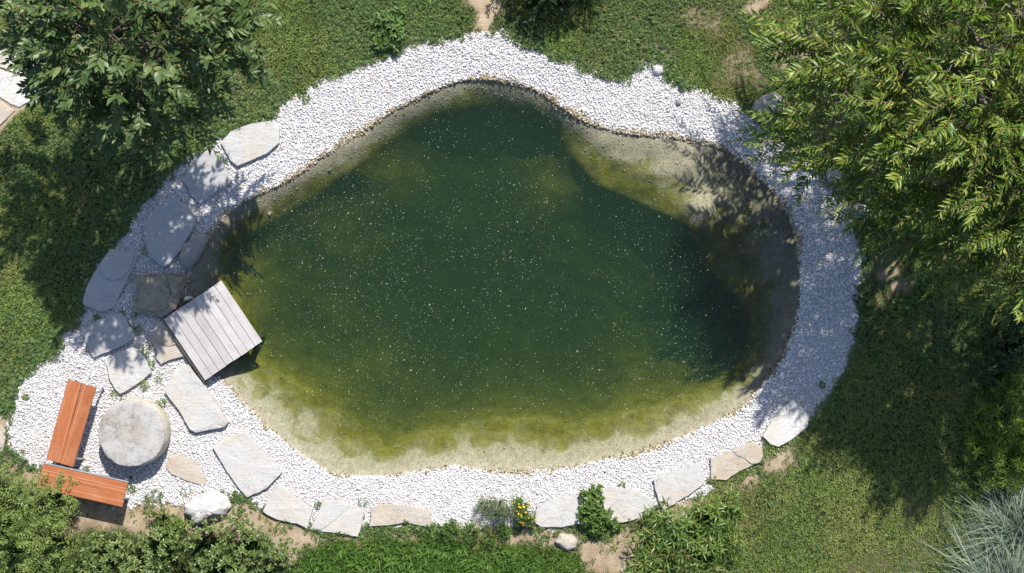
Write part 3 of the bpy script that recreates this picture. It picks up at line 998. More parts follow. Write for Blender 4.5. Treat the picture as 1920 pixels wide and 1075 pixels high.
stone('stone_slab', 'white grey slab between the yellow flowers and the leafy green plant', 'stone slab', Z([(215,740),(240,620),(350,575),(500,540),(520,620),(550,740),(400,765),(270,765)], 940, 775), .10, 'slab_pale', group=G_SLAB)
stone('stone_slab', 'cream and grey slab just right of the leafy green plant', 'stone slab', Z([(660,535),(740,490),(860,510),(970,555),(1020,590),(1010,660),(960,700),(850,730),(740,740),(690,640)], 940, 775), .09, 'slab_pale', group=G_SLAB)
stone('stone_slab', 'clean pale slab just above the reddish tipped shrub', 'stone slab', Z([(1020,450),(1100,410),(1290,335),(1340,350),(1365,470),(1250,560),(1090,650),(1060,600)], 940, 775), .10, 'slab_pale', group=G_SLAB)
stone('stone_slab', 'warm tan slab with a dark crack, between lawn and gravel', 'stone slab', Z([(1405,310),(1550,250),(1700,190),(1750,230),(1760,290),(1740,330),(1690,350),(1600,390),(1510,450),(1408,448)], 940, 775), .09, 'slab_warm', group=G_SLAB, flakes=[(Z([(1560,255),(1695,200),(1742,236),(1750,290),(1720,335),(1680,340),(1630,300),(1585,285)], 940, 775), .018)])
stone('stone_slab', 'smooth white slab in dappled shade at the right end of the row', 'stone slab', Z([(1180,640),(1230,560),(1300,460),(1380,400),(1420,410),(1500,500),(1480,580),(1380,660),(1290,710),(1240,700)], 1100, 640), .11, 'boulder_white', group=G_SLAB, rough=.7)
stone('boulder', 'grey kidney shaped boulder on the shore between slab and water', 'boulder', Z([(1280,570),(1330,555),(1375,570),(1383,610),(1350,670),(1320,750),(1260,808),(1215,800),(1190,720),(1215,640),(1260,610)], 0, 280), .16, 'boulder_grey', 'boulder', rough=.35)
stone('boulder', 'bright white knobbly boulder among the shrubs at the bottom left', 'boulder', Z([(1215,630),(1250,590),(1330,545),(1420,530),(1500,580),(1520,640),(1490,690),(1400,725),(1290,755),(1265,715),(1220,680)], 0, 775), .26, 'boulder_white', 'boulder', rough=1.1)
stone('boulder', 'small cream boulder on bare soil below the slab row', 'boulder', Z([(355,870),(390,815),(480,810),(518,860),(500,915),(450,938),(405,910)], 940, 775), .13, 'slab_warm', 'boulder', rough=.6)
stone('boulder', 'smooth grey boulder at the gravel edge beside the right tree', 'boulder', Z([(40,740),(60,680),(130,630),(200,612),(250,640),(290,700),(280,790),(230,850),(180,850),(90,800)], 1400, 0), .26, 'boulder_grey', 'boulder', rough=.3)
stone('boulder', 'grey boulder under the hanging right branches, upper of two', 'boulder', [(1543,322),(1556,315),(1575,318),(1592,330),(1594,348),(1578,358),(1562,352),(1550,338)], .2, 'boulder_grey', 'boulder', rough=.4)
stone('boulder', 'grey boulder under the hanging right branches, lower of two', 'boulder', [(1596,388),(1612,380),(1630,384),(1638,402),(1630,416),(1612,418),(1598,406)], .2, 'boulder_grey', 'boulder', rough=.4)
stone('boulder', 'tiny grey stone alone on the white gravel at upper right', 'stone', [(1267,186),(1273,184),(1278,188),(1278,196),(1272,199),(1267,195)], .05, 'boulder_grey', 'boulder', rough=.3, base=-.04)
stone('boulder', 'white rough stone at the gravel notch in the upper lawn', 'stone', [(1222,124),(1234,120),(1245,125),(1246,137),(1236,140),(1226,136)], .08, 'boulder_white', 'boulder', rough=.8)
stone('boulder', 'small pale stone against the upper edge of the deck', 'stone', [(341,561),(347,555),(355,556),(358,561),(352,565),(344,566)], .16, 'boulder_white', 'boulder', rough=.3)
G_PATH = 'pale paving stones of the path at the upper left'
stone('paving_stone', 'pale paving stone of the path under the left tree branches, uppermost', 'paving stone', [(-40,80),(0,92),(34,100),(74,120),(72,140),(40,140),(0,126),(-40,120)], .05, 'boulder_white', group=G_PATH)
stone('paving_stone', 'large pale paving stone in the middle of the left path', 'paving stone', [(-40,124),(0,130),(36,143),(56,148),(74,162),(62,186),(36,202),(20,196),(0,182),(-40,180)], .05, 'boulder_white', group=G_PATH)
stone('paving_stone', 'tan paving stone lowest on the left path beside the lawn', 'paving stone', [(-40,186),(0,188),(18,201),(28,207),(8,226),(-10,245),(-40,262)], .05, 'slab_warm', group=G_PATH)
stone('paving_stone', 'cream slab cut by the left edge of the picture', 'paving stone', [(-40,792),(0,795),(10,808),(11,826),(4,846),(-8,856),(-40,850)], .06, 'slab_warm', group=G_PATH)

# ------------------------------------------------------------------ round stone table
TH = 0.40
tc = P(246, 813, TH)
bm = bmesh.new()
nseg = 88
prof = [(.985, -0.06), (1.0, .03), (1.02, .12), (1.03, .22), (1.02, .31), (1.0, .365), (.985, .392), (.955, TH), (.85, TH), (.65, TH), (.42, TH), (.2, TH)]
rings = []
for ri, (s, z) in enumerate(prof):
    ring = []
    for i in range(nseg):
        a = 2 * math.pi * i / nseg
        ca, sa = math.cos(a), math.sin(a)
        r = 0.485 * s * (1 + .018 * fnoise((ca, sa, 5), 1.5) + (.018 * fnoise((ca * 1.0, sa * 1.0, z * 3), 7) if ri < 8 else 0))
        if ri in (6, 7) : r -= .022 * max(0, fnoise((ca, sa, 9), 6))
        zz = z + (.006 * fnoise((ca * r, sa * r, 2), 5) if ri >= 7 else 0) - (.012 * max(0, fnoise((ca, sa, 4), 8)) if ri == 7 else 0)
        ring.append(bm.verts.new((ca * r, sa * r, zz)))
    rings.append(ring)
for a, b in zip(rings, rings[1:]):
    for i in range(nseg):
        bm.faces.new((a[i], a[(i + 1) % nseg], b[(i + 1) % nseg], b[i]))
cv = bm.verts.new((0, 0, TH))
for i in range(nseg):
    bm.faces.new((rings[-1][i], rings[-1][(i + 1) % nseg], cv))
bmesh.ops.recalc_face_normals(bm, faces=bm.faces)
tbl = bm_obj('stone_table', bm, MAT['table_stone'], None, True, 40, (tc.x, tc.y, 0))
tbl.data.materials.append(MAT['table_side'])
for pgn in tbl.data.polygons:
    if pgn.center.z < 0.36: pgn.material_index = 1
tag(tbl, 'round rough hewn stone table like a thick drum beside the orange benches', 'table')


# ------------------------------------------------------------------ boxes, tubes
def box_bm(bm, sx, sy, sz, c=(0, 0, 0), rot=None, bev=0.0):
    r = bmesh.ops.create_cube(bm, size=1.0)
    vs = r['verts']
    for v in vs:
        v.co = Vector((v.co.x * sx, v.co.y * sy, v.co.z * sz))
    if bev:
        es = list({e for v in vs for e in v.link_edges})
        rb = bmesh.ops.bevel(bm, geom=es, offset=bev, segments=2, affect='EDGES', profile=.6)
        vs = list({v for f in rb['faces'] for v in f.verts} | {v for v in vs if v.is_valid})
    M = Matrix.Translation(c) @ (rot.to_4x4() if rot else Matrix.Identity(4))
    for v in vs:
        v.co = M @ v.co
    return vs


def tube_arr(paths, sides=5):
    """paths: list of (points (k,3), radii (k)) -> verts, quads"""
    V, F, o = [], [], 0
    for pts, rad in paths:
        pts = np.asarray(pts, float)
        k = len(pts)
        t = np.gradient(pts, axis=0)
        t /= np.linalg.norm(t, axis=1)[:, None] + 1e-9
        ref = np.array([0, 0, 1.0]) if abs(t[0, 2]) < .8 else np.array([1.0, 0, 0])
        a = np.cross(t, ref)
        a /= np.linalg.norm(a, axis=1)[:, None] + 1e-9
        b = np.cross(t, a)
        ang = np.arange(sides) * 2 * np.pi / sides
        ring = pts[:, None] + (a[:, None] * np.cos(ang)[None, :, None] + b[:, None] * np.sin(ang)[None, :, None]) * np.asarray(rad)[:, None, None]
        V.append(ring.reshape(-1, 3))
        i = np.arange(k - 1)[:, None] * sides
        j = np.arange(sides)[None]
        jn = (j + 1) % sides
        F.append(np.stack([i + j, i + jn, i + sides + jn, i + sides + j], -1).reshape(-1, 4) + o)
        o += k * sides
    return np.vstack(V), np.vstack(F)


def tubes(name, paths, mat, parent=None, sides=5):
    V, F = tube_arr(paths, sides)
    return link(name, mesh_np(name, V, F, mat, True), parent)


# ------------------------------------------------------------------ wooden deck
DZ = 0.17
dA, dB, dC, dD = (P(q[0], q[1], DZ) for q in ((416, 528), (493, 641), (383, 713), (306, 597)))
ctr = (dA + dB + dC + dD) / 4
ey = ((dB - dA) + (dC - dD)).normalized()        # along the planks
ex = ((dA - dD) + (dB - dC))
Wd = ex.length / 2
ex.normalize()
Ld = ((dB - dA).length + (dC - dD).length) / 2
rz = math.atan2(ey.y, ey.x) - math.pi / 2
deck = empty('wooden_deck', (ctr.x, ctr.y, 0), rz)
tag(deck, 'weathered grey wooden bathing deck jutting over the water at the left shore', 'deck')
NP = 8
pw = Wd / NP
for i in range(NP):
    bm = bmesh.new()
    box_bm(bm, pw - .007, Ld + random.uniform(-.006, .006), .028, bev=.003)
    o = bm_obj('plank', bm, MAT['deck'], deck, loc=(-Wd / 2 + pw * (i + .5), random.uniform(-.004, .004), DZ - .014 + random.uniform(-.0015, .0015)))
    o.rotation_euler = (random.uniform(-.002, .002), random.uniform(-.006, .006), random.uniform(-.002, .002))
    for yy in (-Ld * .36, Ld * .02, Ld * .38):          # screws in each plank
        for xx in (-pw * .28, pw * .28):
            b2 = bmesh.new()
            bmesh.ops.create_cone(b2, cap_ends=True, segments=8, radius1=.0045, radius2=.0045, depth=.003)
            bm_obj('screw', b2, MAT['rubber'], o, loc=(xx, yy, .0145))
for yy in (-Ld * .36, Ld * .02, Ld * .38):
    bm = bmesh.new()
    box_bm(bm, Wd - .04, .05, .11, bev=.004)
    bm_obj('joist', bm, MAT['deck_dark'], deck, loc=(0, yy, DZ - .0305 - .055))
bm = bmesh.new()
box_bm(bm, .035, Ld + .02, .10, bev=.004)
bm_obj('edge_beam', bm, MAT['deck_dark'], deck, loc=(Wd / 2 + .022, .01, DZ - .10))
for sx in (-1, 1):
    for yy in (-Ld * .40, Ld * .33):
        bm = bmesh.new()
        box_bm(bm, .07, .07, 1.0, bev=.005)
        bm_obj('post', bm, MAT['deck_dark'], deck, loc=(sx * Wd * .42, yy + .06, DZ - .145 - .5))


# ------------------------------------------------------------------ benches
def board_mesh(w, l, th, grooves):
    """board with V grooves along its length, profile extruded"""
    xs = [(-w / 2, 0.0)]
    prof = [(-w / 2, -th), (-w / 2, -.006), (-w / 2 + .006, 0)]
    for g in grooves:
        prof += [(g - .005, 0), (g, -.003), (g + .005, 0)]
    prof += [(w / 2 - .006, 0), (w / 2, -.006), (w / 2, -th)]
    n = len(prof)
    V = [(a, -l / 2, b) for a, b in prof] + [(a, l / 2, b) for a, b in prof]
    F = [(i, i + 1, n + i + 1, n + i) for i in range(n - 1)] + [(n - 1, 0, n, 2 * n - 1)]
    bm = bmesh.new()
    vs = [bm.verts.new(v) for v in V]
    for f in F: bm.faces.new([vs[i] for i in f])
    bm.faces.new([vs[i] for i in range(n)])
    bm.faces.new([vs[i] for i in range(2 * n - 1, n - 1, -1)])
    bmesh.ops.recalc_face_normals(bm, faces=bm.faces)
    return bm


def bench(label, corners, boards, rail_side=None):
    BZ = 0.43
    a, b, c, d = (P(x, y, BZ) for x, y in corners)     # a-b short end, b-c long side
    ctr = (a + b + c + d) / 4
    ey = ((a - d) + (b - c)).normalized()
    L = ((a - d).length + (b - c).length) / 2
    W = ((b - a).length + (c - d).length) / 2
    rz = math.atan2(ey.y, ey.x) - math.pi / 2
    root = empty('bench', (ctr.x, ctr.y, 0), rz)
    tag(root, label, 'bench', 'orange wooden benches at the round stone table')
    for (x, w, rot, gr, dl) in boards:
        bm = board_mesh(w * W, L + dl, .038, [g * W for g in gr])
        o = bm_obj('seat_board', bm, MAT['bench'], root, loc=(x * W, 0, BZ))
        o.rotation_euler = (0, 0, rot)
        for g in gr:                                   # dusty bottom of each groove
            b2 = bmesh.new()
            box_bm(b2, .0055, L + dl - .004, .001, (g * W, 0, -.0018))
            bm_obj('groove', b2, MAT['bench_line'], o)
    for yy in (-L * .40, L * .40):
        bm = bmesh.new()
        box_bm(bm, W * .86, .045, .012, (0, yy, BZ - .046))
        bm_obj('crossbar', bm, MAT['steel'], root)
        for sx in (-1, 1):
            out = .035
            top = Vector((sx * W * .40, yy, BZ - .052))
            bot = Vector((sx * (W * .40 + out), yy + (.05 if yy > 0 else -.05), .012))
            leg = tubes('leg', [([top, (top + bot) / 2, bot], [.016, .016, .016])], MAT['steel'], root, 8)
            bm = bmesh.new()
            bmesh.ops.create_cone(bm, cap_ends=True, segments=12, radius1=.028, radius2=.022, depth=.03, matrix=Matrix.Translation(bot))
            bm_obj('foot', bm, MAT['rubber'], leg)
    if rail_side:
        bm = bmesh.new()
        box_bm(bm, .016, L + .01, .05, (rail_side * (W / 2 + .012), 0, BZ - .022), bev=.003)
        bm_obj('rail', bm, MAT['steel'], root)
    return root


bench('orange bench standing upright in the picture, with a split between its two boards', [(127, 713), (181, 726), (137, 876), (86, 861)],
      [(-.25, .495, .010, (.19,), 0), (.25, .485, -.004, (-.14,), .0)])
bench('orange bench lying across the picture, its left end hidden by a shrub', [(240, 904), (228, 953), (70, 914), (82, 872)],
      [(-.2485, .496, .0, (-.02, .10), 0), (.2495, .496, 0, (.02,), 0)], rail_side=-1)

# ------------------------------------------------------------------ leaves


def leaf_variant(w, fold, curl, twist=0.0, rows=(.25, .55, .8), wexp=.75):
    V = [(0, 0, 0)]
    for t in rows:
        hw = w * math.sin(math.pi * t ** wexp)
        z = -curl * t * t
        s = twist * (t - .5)
        V += [(-hw, t, z + fold * hw - s * hw), (0, t, z), (hw, t, z + fold * hw + s * hw)]
    V.append((0, 1, -curl))
    k = len(rows)
    T = [(0, 2, 1), (0, 3, 2)]
    for r in range(k - 1):
        a, b = 1 + 3 * r, 4 + 3 * r
        T += [(a, a + 1, b + 1), (a, b + 1, b), (a + 1, a + 2, b + 2), (a + 1, b + 2, b + 1)]
    a = 1 + 3 * (k - 1)
    e = 1 + 3 * k
    T += [(a, a + 1, e), (a + 1, a + 2, e)]
    return np.array(V), np.array(T)


LV = {
    'laurel': [leaf_variant(.21, .35, .10), leaf_variant(.19, .6, .25, .3), leaf_variant(.22, .2, .32, -.3)],
    'cherry': [leaf_variant(.125, .6, .15), leaf_variant(.115, .9, .34, .3), leaf_variant(.14, .4, .45, -.3)],
    'small': [leaf_variant(.22, .4, .2, 0, (.45,)), leaf_variant(.18, .6, .3, .3, (.5,))],
    'lance': [leaf_variant(.10, .5, .2, 0, (.3, .7)), leaf_variant(.09, .6, .35, .2, (.3, .7))],
    'needle': [leaf_variant(.05, .5, .15, 0, (.4,)), leaf_variant(.045, .5, .3, 0, (.5,))],
    'spike': [leaf_variant(.075, .6, .2, 0, (.3, .7)), leaf_variant(.065, .6, .35, .2, (.3, .7))],
    'round': [leaf_variant(.40, .25, .15, 0, (.3, .65), .9), leaf_variant(.36, .4, .25, .2, (.3, .7), .9)],
}


def unit(v):
    return v / (np.linalg.norm(v, axis=-1, keepdims=True) + 1e-9)


class Leaves:
    def __init__(self, kind):
        self.kind = kind
        self.M = []

    def add(self, pos, d, nrm, size):
        self.M.append((pos, d, nrm, size))

    def arrays(self):
        pos = np.array([m[0] for m in self.M])
        y = unit(np.array([m[1] for m in self.M]))
        n = np.array([m[2] for m in self.M])
        x = unit(np.cross(y, n))
        z = np.cross(x, y)
        s = np.array([m[3] for m in self.M])
        v = np.random.default_rng(len(pos)).integers(0, len(LV[self.kind]), len(pos))
        return pos, x, y, z, s, v

    def build(self, root, mat, n_parts=0, stuff_name='foliage', origin=Vector((0, 0, 0)), part_name='leaf'):
        pos, x, y, z, s, v = self.arrays()
        o = np.array(origin)
        sel = np.zeros(len(pos), bool)
        if n_parts:
            ctr = pos + y * s[:, None] * .5
            k = H / (H - ctr[:, 2]) * PPM
            px, py = 960 + ctr[:, 0] * k, 537.5 - ctr[:, 1] * k
            inf = (px > 5) & (px < 1915) & (py > 5) & (py < 1070)
            ids = np.nonzero(inf)[0]
            cell = 14
            key = (px[ids] // cell).astype(int) * 1000 + (py[ids] // cell).astype(int)
            order = np.lexsort((-ctr[ids, 2], key))
            ids, key = ids[order], key[order]
            first = np.ones(len(ids), bool)
            first[1:] = key[1:] != key[:-1]
            cand = ids[first]
            vis = s[cand] * k[cand] * np.sqrt(1 - np.minimum(.95, np.abs(y[cand, 2])) ** 2) * np.abs(z[cand, 2])
            cand = cand[np.argsort(-vis)][:n_parts]
            sel[cand] = True
            meshes = [mesh_np(part_name, V, T, mat, True) for V, T in LV[self.kind]]
            for i in cand:
                ob = bpy.data.objects.new(part_name, meshes[v[i]])
                COL.objects.link(ob)
                ob.parent = root
                M = Matrix.Identity(4)
                for r in range(3):
                    M[r][0], M[r][1], M[r][2], M[r][3] = x[i, r] * s[i], y[i, r] * s[i], z[i, r] * s[i], pos[i, r] - o[r]
                ob.matrix_local = M
        Vs, Fs, off = [], [], 0
        for vi, (V, T) in enumerate(LV[self.kind]):
            q = np.nonzero((v == vi) & ~sel)[0]
            if not len(q): continue
            Q = V[None] * s[q][:, None, None]
            W = pos[q][:, None] - o + Q[:, :, 0:1] * x[q][:, None] + Q[:, :, 1:2] * y[q][:, None] + Q[:, :, 2:3] * z[q][:, None]
            Vs.append(W.reshape(-1, 3))
            Fs.append((T[None] + (np.arange(len(q)) * len(V))[:, None, None]).reshape(-1, 3) + off)
            off += len(q) * len(V)
        ob = link(stuff_name, mesh_np(stuff_name, np.vstack(Vs), np.vstack(Fs), mat, True), root)
        ob['kind'] = 'stuff'
        return ob


UP = np.array([0, 0, 1.0])


def spray(LS, twigs, p, d, length, size, rng, spacing=.036, sag=.12, upt=.35):
    """one shoot: a thin twig with alternate leaves"""
    k = 6
    s = np.linspace(0, 1, k)
    d = unit(np.asarray(d, float))
    bendv = rng.normal(0, .12, 3)
    pts = np.asarray(p) + d * (s * length)[:, None] + (bendv - UP * sag) * (length * s ** 2)[:, None]
    twigs.append((pts, np.linspace(.0065, .0022, k) * (.6 + .6 * length)))
    n = max(5, int(length / spacing))
    side0 = unit(np.cross(d, UP) + rng.normal(0, .12, 3))
    roll = rng.normal(0, .45)
    vig = rng.uniform(.75, 1.15)
    nrm = unit(UP - d * (d @ UP) + side0 * roll)
    side = np.cross(d, nrm)
    for i in range(n):
        t = .12 + .88 * (i + rng.random() * .5) / n
        q = np.array([np.interp(t, s, pts[:, c]) for c in range(3)])
        sg = 1 if i % 2 else -1
        fw = .55 + .5 * t + rng.normal(0, .12)
        dd = d * fw + side * sg * rng.uniform(.6, 1.0) + nrm * rng.normal(.10, .22)
        nn = nrm + rng.normal(0, .30, 3) + side * sg * -.15
        sz = size * (0.75 + .5 * math.sin(math.pi * min(1, t * .9 + .05))) * rng.uniform(.62, 1.2) * vig
        if rng.random() < .06: continue
        LS.add(q, dd, nn, sz * (.7 if t > .93 else 1))
    LS.add(pts[-1], d + rng.normal(0, .15, 3), nrm + rng.normal(0, .2, 3), size * .75)


def tree(name, label, base_px, trunk_h, lobes, shoots, n_spray, leaf_kind, size, mats, group=None, seed=1, spacing=.036, n_parts=300, length=(.35, .75)):
    rng = np.random.default_rng(seed)
    b = P(*base_px)
    root = empty(name, (b.x, b.y, 0))
    tag(root, label, 'tree', group)
    B0 = np.array([b.x, b.y, 0.0])
    T0 = B0 + np.array([.05, .03, trunk_h])
    tr = [B0 + np.array([0, 0, -.15]), B0 + np.array([.01, 0, .15]), (B0 + T0) / 2 + np.array([.03, -.02, 0]), T0]
    r0 = .11
    tubes('trunk', [([q - B0 for q in tr], [r0 * 1.35, r0 * 1.1, r0 * .95, r0 * .8])], MAT[mats[1]], root, 12)
    # spray bases
    cs = [(np.array(P(a, c, z)), r) for a, c, z, r in lobes]
    wts = np.array([r ** 2 for _, r in cs])
    wts /= wts.sum()
    items = []
    for li in rng.choice(len(cs), n_spray, p=wts):
        c, r = cs[li]
        while True:
            u = unit(rng.normal(0, 1, 3))
            if u[2] > -.45: break
        f = 1 - .55 * rng.random() ** 2
        p = c + u * np.array([1, 1, .72]) * r * f
        if p[2] < .7: p[2] = .7 + .3 * rng.random()
        oh = unit((p - T0) * np.array([1, 1, .3]))
        d = u * np.array([.8, .8, .5]) + oh * .6 + UP * rng.normal(.15, .25) + rng.normal(0, .35, 3)
        items.append((p, d, rng.uniform(*length), li))
    for (bx, by, tx, ty, z, dz) in shoots:
        p, q = np.array(P(bx, by, z)), np.array(P(tx, ty, z + dz))
        li = int(np.argmin([np.linalg.norm(p - c) for c, _ in cs]))
        items.append((p, q - p, np.linalg.norm(q - p) * 1.02, li))
    # skeleton
    branches = []
    for li, (c, r) in enumerate(cs):
        a = tr[3] - np.array([0, 0, rng.uniform(0, .5)])
        mid = (a + c) / 2 + np.array([0, 0, -.08]) + rng.normal(0, .06, 3)
        nodes = [a, (a + mid) / 2 + rng.normal(0, .03, 3), mid, (mid + c) / 2 + rng.normal(0, .03, 3), c]
        branches.append({'nodes': nodes, 'path': [np.linalg.norm(q - a) for q in nodes], 'par': [-1, 0, 1, 2, 3], 'cnt': [0] * 5})
    order = sorted(range(len(items)), key=lambda i: np.linalg.norm(items[i][0] - cs[items[i][3]][0]))
    for i in order:
        p, d, L, li = items[i]
        br = branches[li]
        N = np.array(br['nodes'])
        dist = np.linalg.norm(N - p, axis=1)
        cost = dist + .25 * np.array(br['path'])
        cost[0] += 9; cost[1] += 9
        j = int(np.argmin(cost))
        m = (N[j] + p) / 2 + rng.normal(0, .04, 3) * dist[j] - UP * .06 * dist[j]
        br['nodes'].append(m); br['par'].append(j); br['path'].append(br['path'][j] + dist[j] / 2); br['cnt'].append(0)
        br['nodes'].append(p); br['par'].append(len(br['nodes']) - 2); br['path'].append(br['path'][j] + dist[j]); br['cnt'].append(0)
        q = len(br['nodes']) - 1
        while q >= 0:
            br['cnt'][q] += 1
            q = br['par'][q]
    for br in branches:
        paths = []
        for q in range(1, len(br['nodes'])):
            a = br['par'][q]
            ra, rb = .0048 * math.sqrt(max(1, br['cnt'][a])), .0048 * math.sqrt(max(1, br['cnt'][q]))
            if q > 4: ra = min(ra, rb * 1.5)
            A, Bq = br['nodes'][a] - B0, br['nodes'][q] - B0
            paths.append(([A, (A + Bq) / 2, Bq], [min(ra, .06), min((ra + rb) / 2, .06), min(rb, .06)]))
        tubes('branch', paths, MAT[mats[1]], root, 5)
    LS = Leaves(leaf_kind)
    tw = []
    for p, d, L, li in items:
        spray(LS, tw, p, d, L, size, rng, spacing)
    o = tubes('twig', [(q - B0, r) for q, r in tw], MAT[mats[2]], root, 4)
    o['kind'] = 'stuff'
    LS.build(root, MAT[mats[0]], n_parts, 'foliage', Vector(B0))
    return root


# left tree (glossy dark leaves)
tree('broadleaf_tree', 'dark glossy leaved tree at the upper left corner over the path', (300, 165), 1.3,
     [(215, 90, 3.5, .80), (150, 40, 3.2, .72), (90, 25, 2.9, .42), (320, 60, 3.3, .75), (395, 95, 2.8, .42), (300, 160, 2.7, .62), (230, 170, 2.4, .50), (240, -20, 3.8, 1.0), (110, -60, 3.4, .9), (385, 0, 3.0, .52), (150, 110, 2.7, .5)],
     [(440, 120, 503, 132, 2.4, -.1), (320, 200, 333, 268, 2.0, -.1), (355, 205, 398, 262, 1.9, -.1), (110, 130, 58, 178, 2.2, -.1), (60, 60, -10, 78, 2.6, 0), (380, 165, 420, 190, 2.2, -.1), (260, 170, 215, 200, 2.0, -.1), (420, 40, 470, 20, 2.6, .1), (430, 80, 480, 95, 2.5, 0)],
     640, 'laurel', .132, ('leaf_left', 'bark_dark', 'twig_red'), seed=3, spacing=.034, length=(.28, .55))

# right tree (longer lighter leaves on arching shoots)
tree('fruit_tree', 'large light green tree with arching leafy shoots filling the upper right', (1790, 280), 1.5,
     [(1730, 205, 3.18, .85), (1820, 150, 3.67, 1.0), (1600, 190, 2.76, .58), (1640, 90, 3.04, .70), (1750, 40, 3.46, .9), (1890, 315, 3.39, .78), (1815, 320, 2.76, .66), (1730, 385, 2.0, .48), (1695, 330, 2.34, .56), (1560, 230, 2.27, .42), (1560, 30, 2.48, .60), (1700, -80, 3.04, .8), (1920, 30, 3.74, 1.2), (1960, 250, 3.6, 1.1), (2040, 330, 3.67, 1.0), (2010, 420, 3.18, .9), (2080, 200, 3.88, 1.1), (1890, 440, 2.83, .75), (1540, 255, 1.9, .35), (1960, 430, 3.18, .9)],
     [(1545, 165, 1462, 152, 2.2, 0), (1560, 195, 1440, 215, 2.0, -.1), (1540, 225, 1450, 225, 1.9, -.1), (1510, 265, 1425, 278, 1.8, -.1), (1520, 285, 1440, 305, 1.7, -.1), (1600, 300, 1478, 318, 2.48, .1), (1680, 350, 1590, 458, 2.41, -.1),
      (1610, 355, 1545, 378, 1.8, -.1), (1620, 390, 1555, 412, 1.8, -.1), (1870, 425, 1742, 482, 2.76, 0), (1880, 470, 1775, 528, 2.48, -.1), (1880, 520, 1800, 595, 2.27, -.1), (1790, 430, 1720, 470, 2.34, 0),
      (1690, 200, 1625, 60, 3.25, .4), (1640, 120, 1565, 62, 3.04, .2), (1600, 60, 1600, 5, 2.9, .2), (1680, 160, 1560, 75, 3.18, .3), (1700, 150, 1690, 20, 3.39, .4), (1520, 130, 1470, 125, 2.0, 0), (1550, 20, 1480, 15, 2.2, 0), (1560, 60, 1475, 55, 2.1, 0),
      (1800, 330, 1700, 330, 3.6, .2), (1830, 260, 1720, 290, 3.74, .3), (1880, 330, 1840, 420, 3.67, .1), (1900, 200, 1800, 230, 4.02, .2), (1760, 250, 1660, 230, 3.6, .3), (1860, 90, 1770, 120, 4.09, .2), (1780, 400, 1690, 430, 2.76, .1)],
     1150, 'cherry', .122, ('leaf_right', 'bark_grey', 'twig_red'), seed=8, spacing=.029, length=(.40, .95))


# ------------------------------------------------------------------ shrubs and small plants
def shrub(name, label, cat, lobes, n, leaf_kind, size, mat, whorl=(5, 8), n_parts=0, stem_mat='leaf_shade', group=None, seed=1, pinnate=False, opening=.9, flat=.8, flower=None):
    rng = np.random.default_rng(seed)
    cs = [(np.array(P(a, b, z)), r) for a, b, z, r in lobes]
    c0 = np.mean([c for c, _ in cs], axis=0)
    B0 = np.array([c0[0], c0[1], 0.0])
    root = empty(name, B0)
    tag(root, label, cat, group)
    w = np.array([r ** 2 for _, r in cs])
    w /= w.sum()
    LS = Leaves(leaf_kind)
    stems = []
    flowers = []
    for li in rng.choice(len(cs), n, p=w):
        c, r = cs[li]
        u = unit(rng.normal(0, 1, 3))
        u[2] = abs(u[2]) * 1.0 - .1
        f = 1 - .5 * rng.random() ** 2
        p = c + u * np.array([1, 1, flat]) * r * f
        p[2] = max(p[2], .03)
        foot = np.array([c[0] + (p[0] - c[0]) * .25, c[1] + (p[1] - c[1]) * .25, 0.0])
        stems.append(([foot - B0, (foot + p) / 2 + np.array([0, 0, .05 * r]) - B0, p - B0], [.006, .004, .0025]))
        ax = unit(u + UP * .6 + rng.normal(0, .25, 3))
        k = rng.integers(*whorl)
        a0 = rng.uniform(0, 6.28)
        s1 = unit(np.cross(ax, np.array([.3, .9, .1])))
        s2 = np.cross(ax, s1)
        if pinnate:
            L = size * 3.0 * rng.uniform(.7, 1.2)
            d = unit(u * np.array([1, 1, .4]) + rng.normal(0, .4, 3))
            side = unit(np.cross(d, UP + rng.normal(0, .3, 3)))
            for i in range(k):
                t = (i + 1) / k
                q = p + d * L * t - UP * .15 * L * t * t
                for sg in (-1, 1):
                    LS.add(q, d * .6 + side * sg + rng.normal(0, .1, 3), UP + rng.normal(0, .3, 3), size * (1.15 - .6 * t))
        else:
            for i in range(k):
                a = a0 + i * 2.4
                rad = s1 * math.cos(a) + s2 * math.sin(a)
                tt = i / k
                d = rad * opening + ax * (.25 + .9 * tt) + rng.normal(0, .12, 3)
                nn = ax - rad * .3 + rng.normal(0, .2, 3)
                LS.add(p - ax * size * .5 * (1 - tt), d, nn, size * rng.uniform(.75, 1.15) * (1 - .35 * tt))
        if flower and rng.random() < flower[0]:
            flowers.append((p + ax * size * .4, ax))
    o = tubes('stem', stems, MAT[stem_mat], root, 4)
    o['kind'] = 'stuff'
    LS.build(root, MAT[mat], n_parts, 'foliage', Vector(B0))
    if flower:
        V = [(0, 0, .3)]
        for i in range(10):
            rr = 1.0 if i % 2 == 0 else .6
            V.append((rr * math.cos(i * math.pi / 5), rr * math.sin(i * math.pi / 5), .1))
        fm = mesh_np('flower', np.array(V) * flower[1], np.array([(0, i, i % 10 + 1) for i in range(1, 11)]), MAT[flower[2]])
        for q, ax in flowers:
            ob = link('flower', fm, root, Vector(q - B0))
            ob.rotation_euler = Vector(ax).to_track_quat('Z', 'Y').to_euler()
    return root


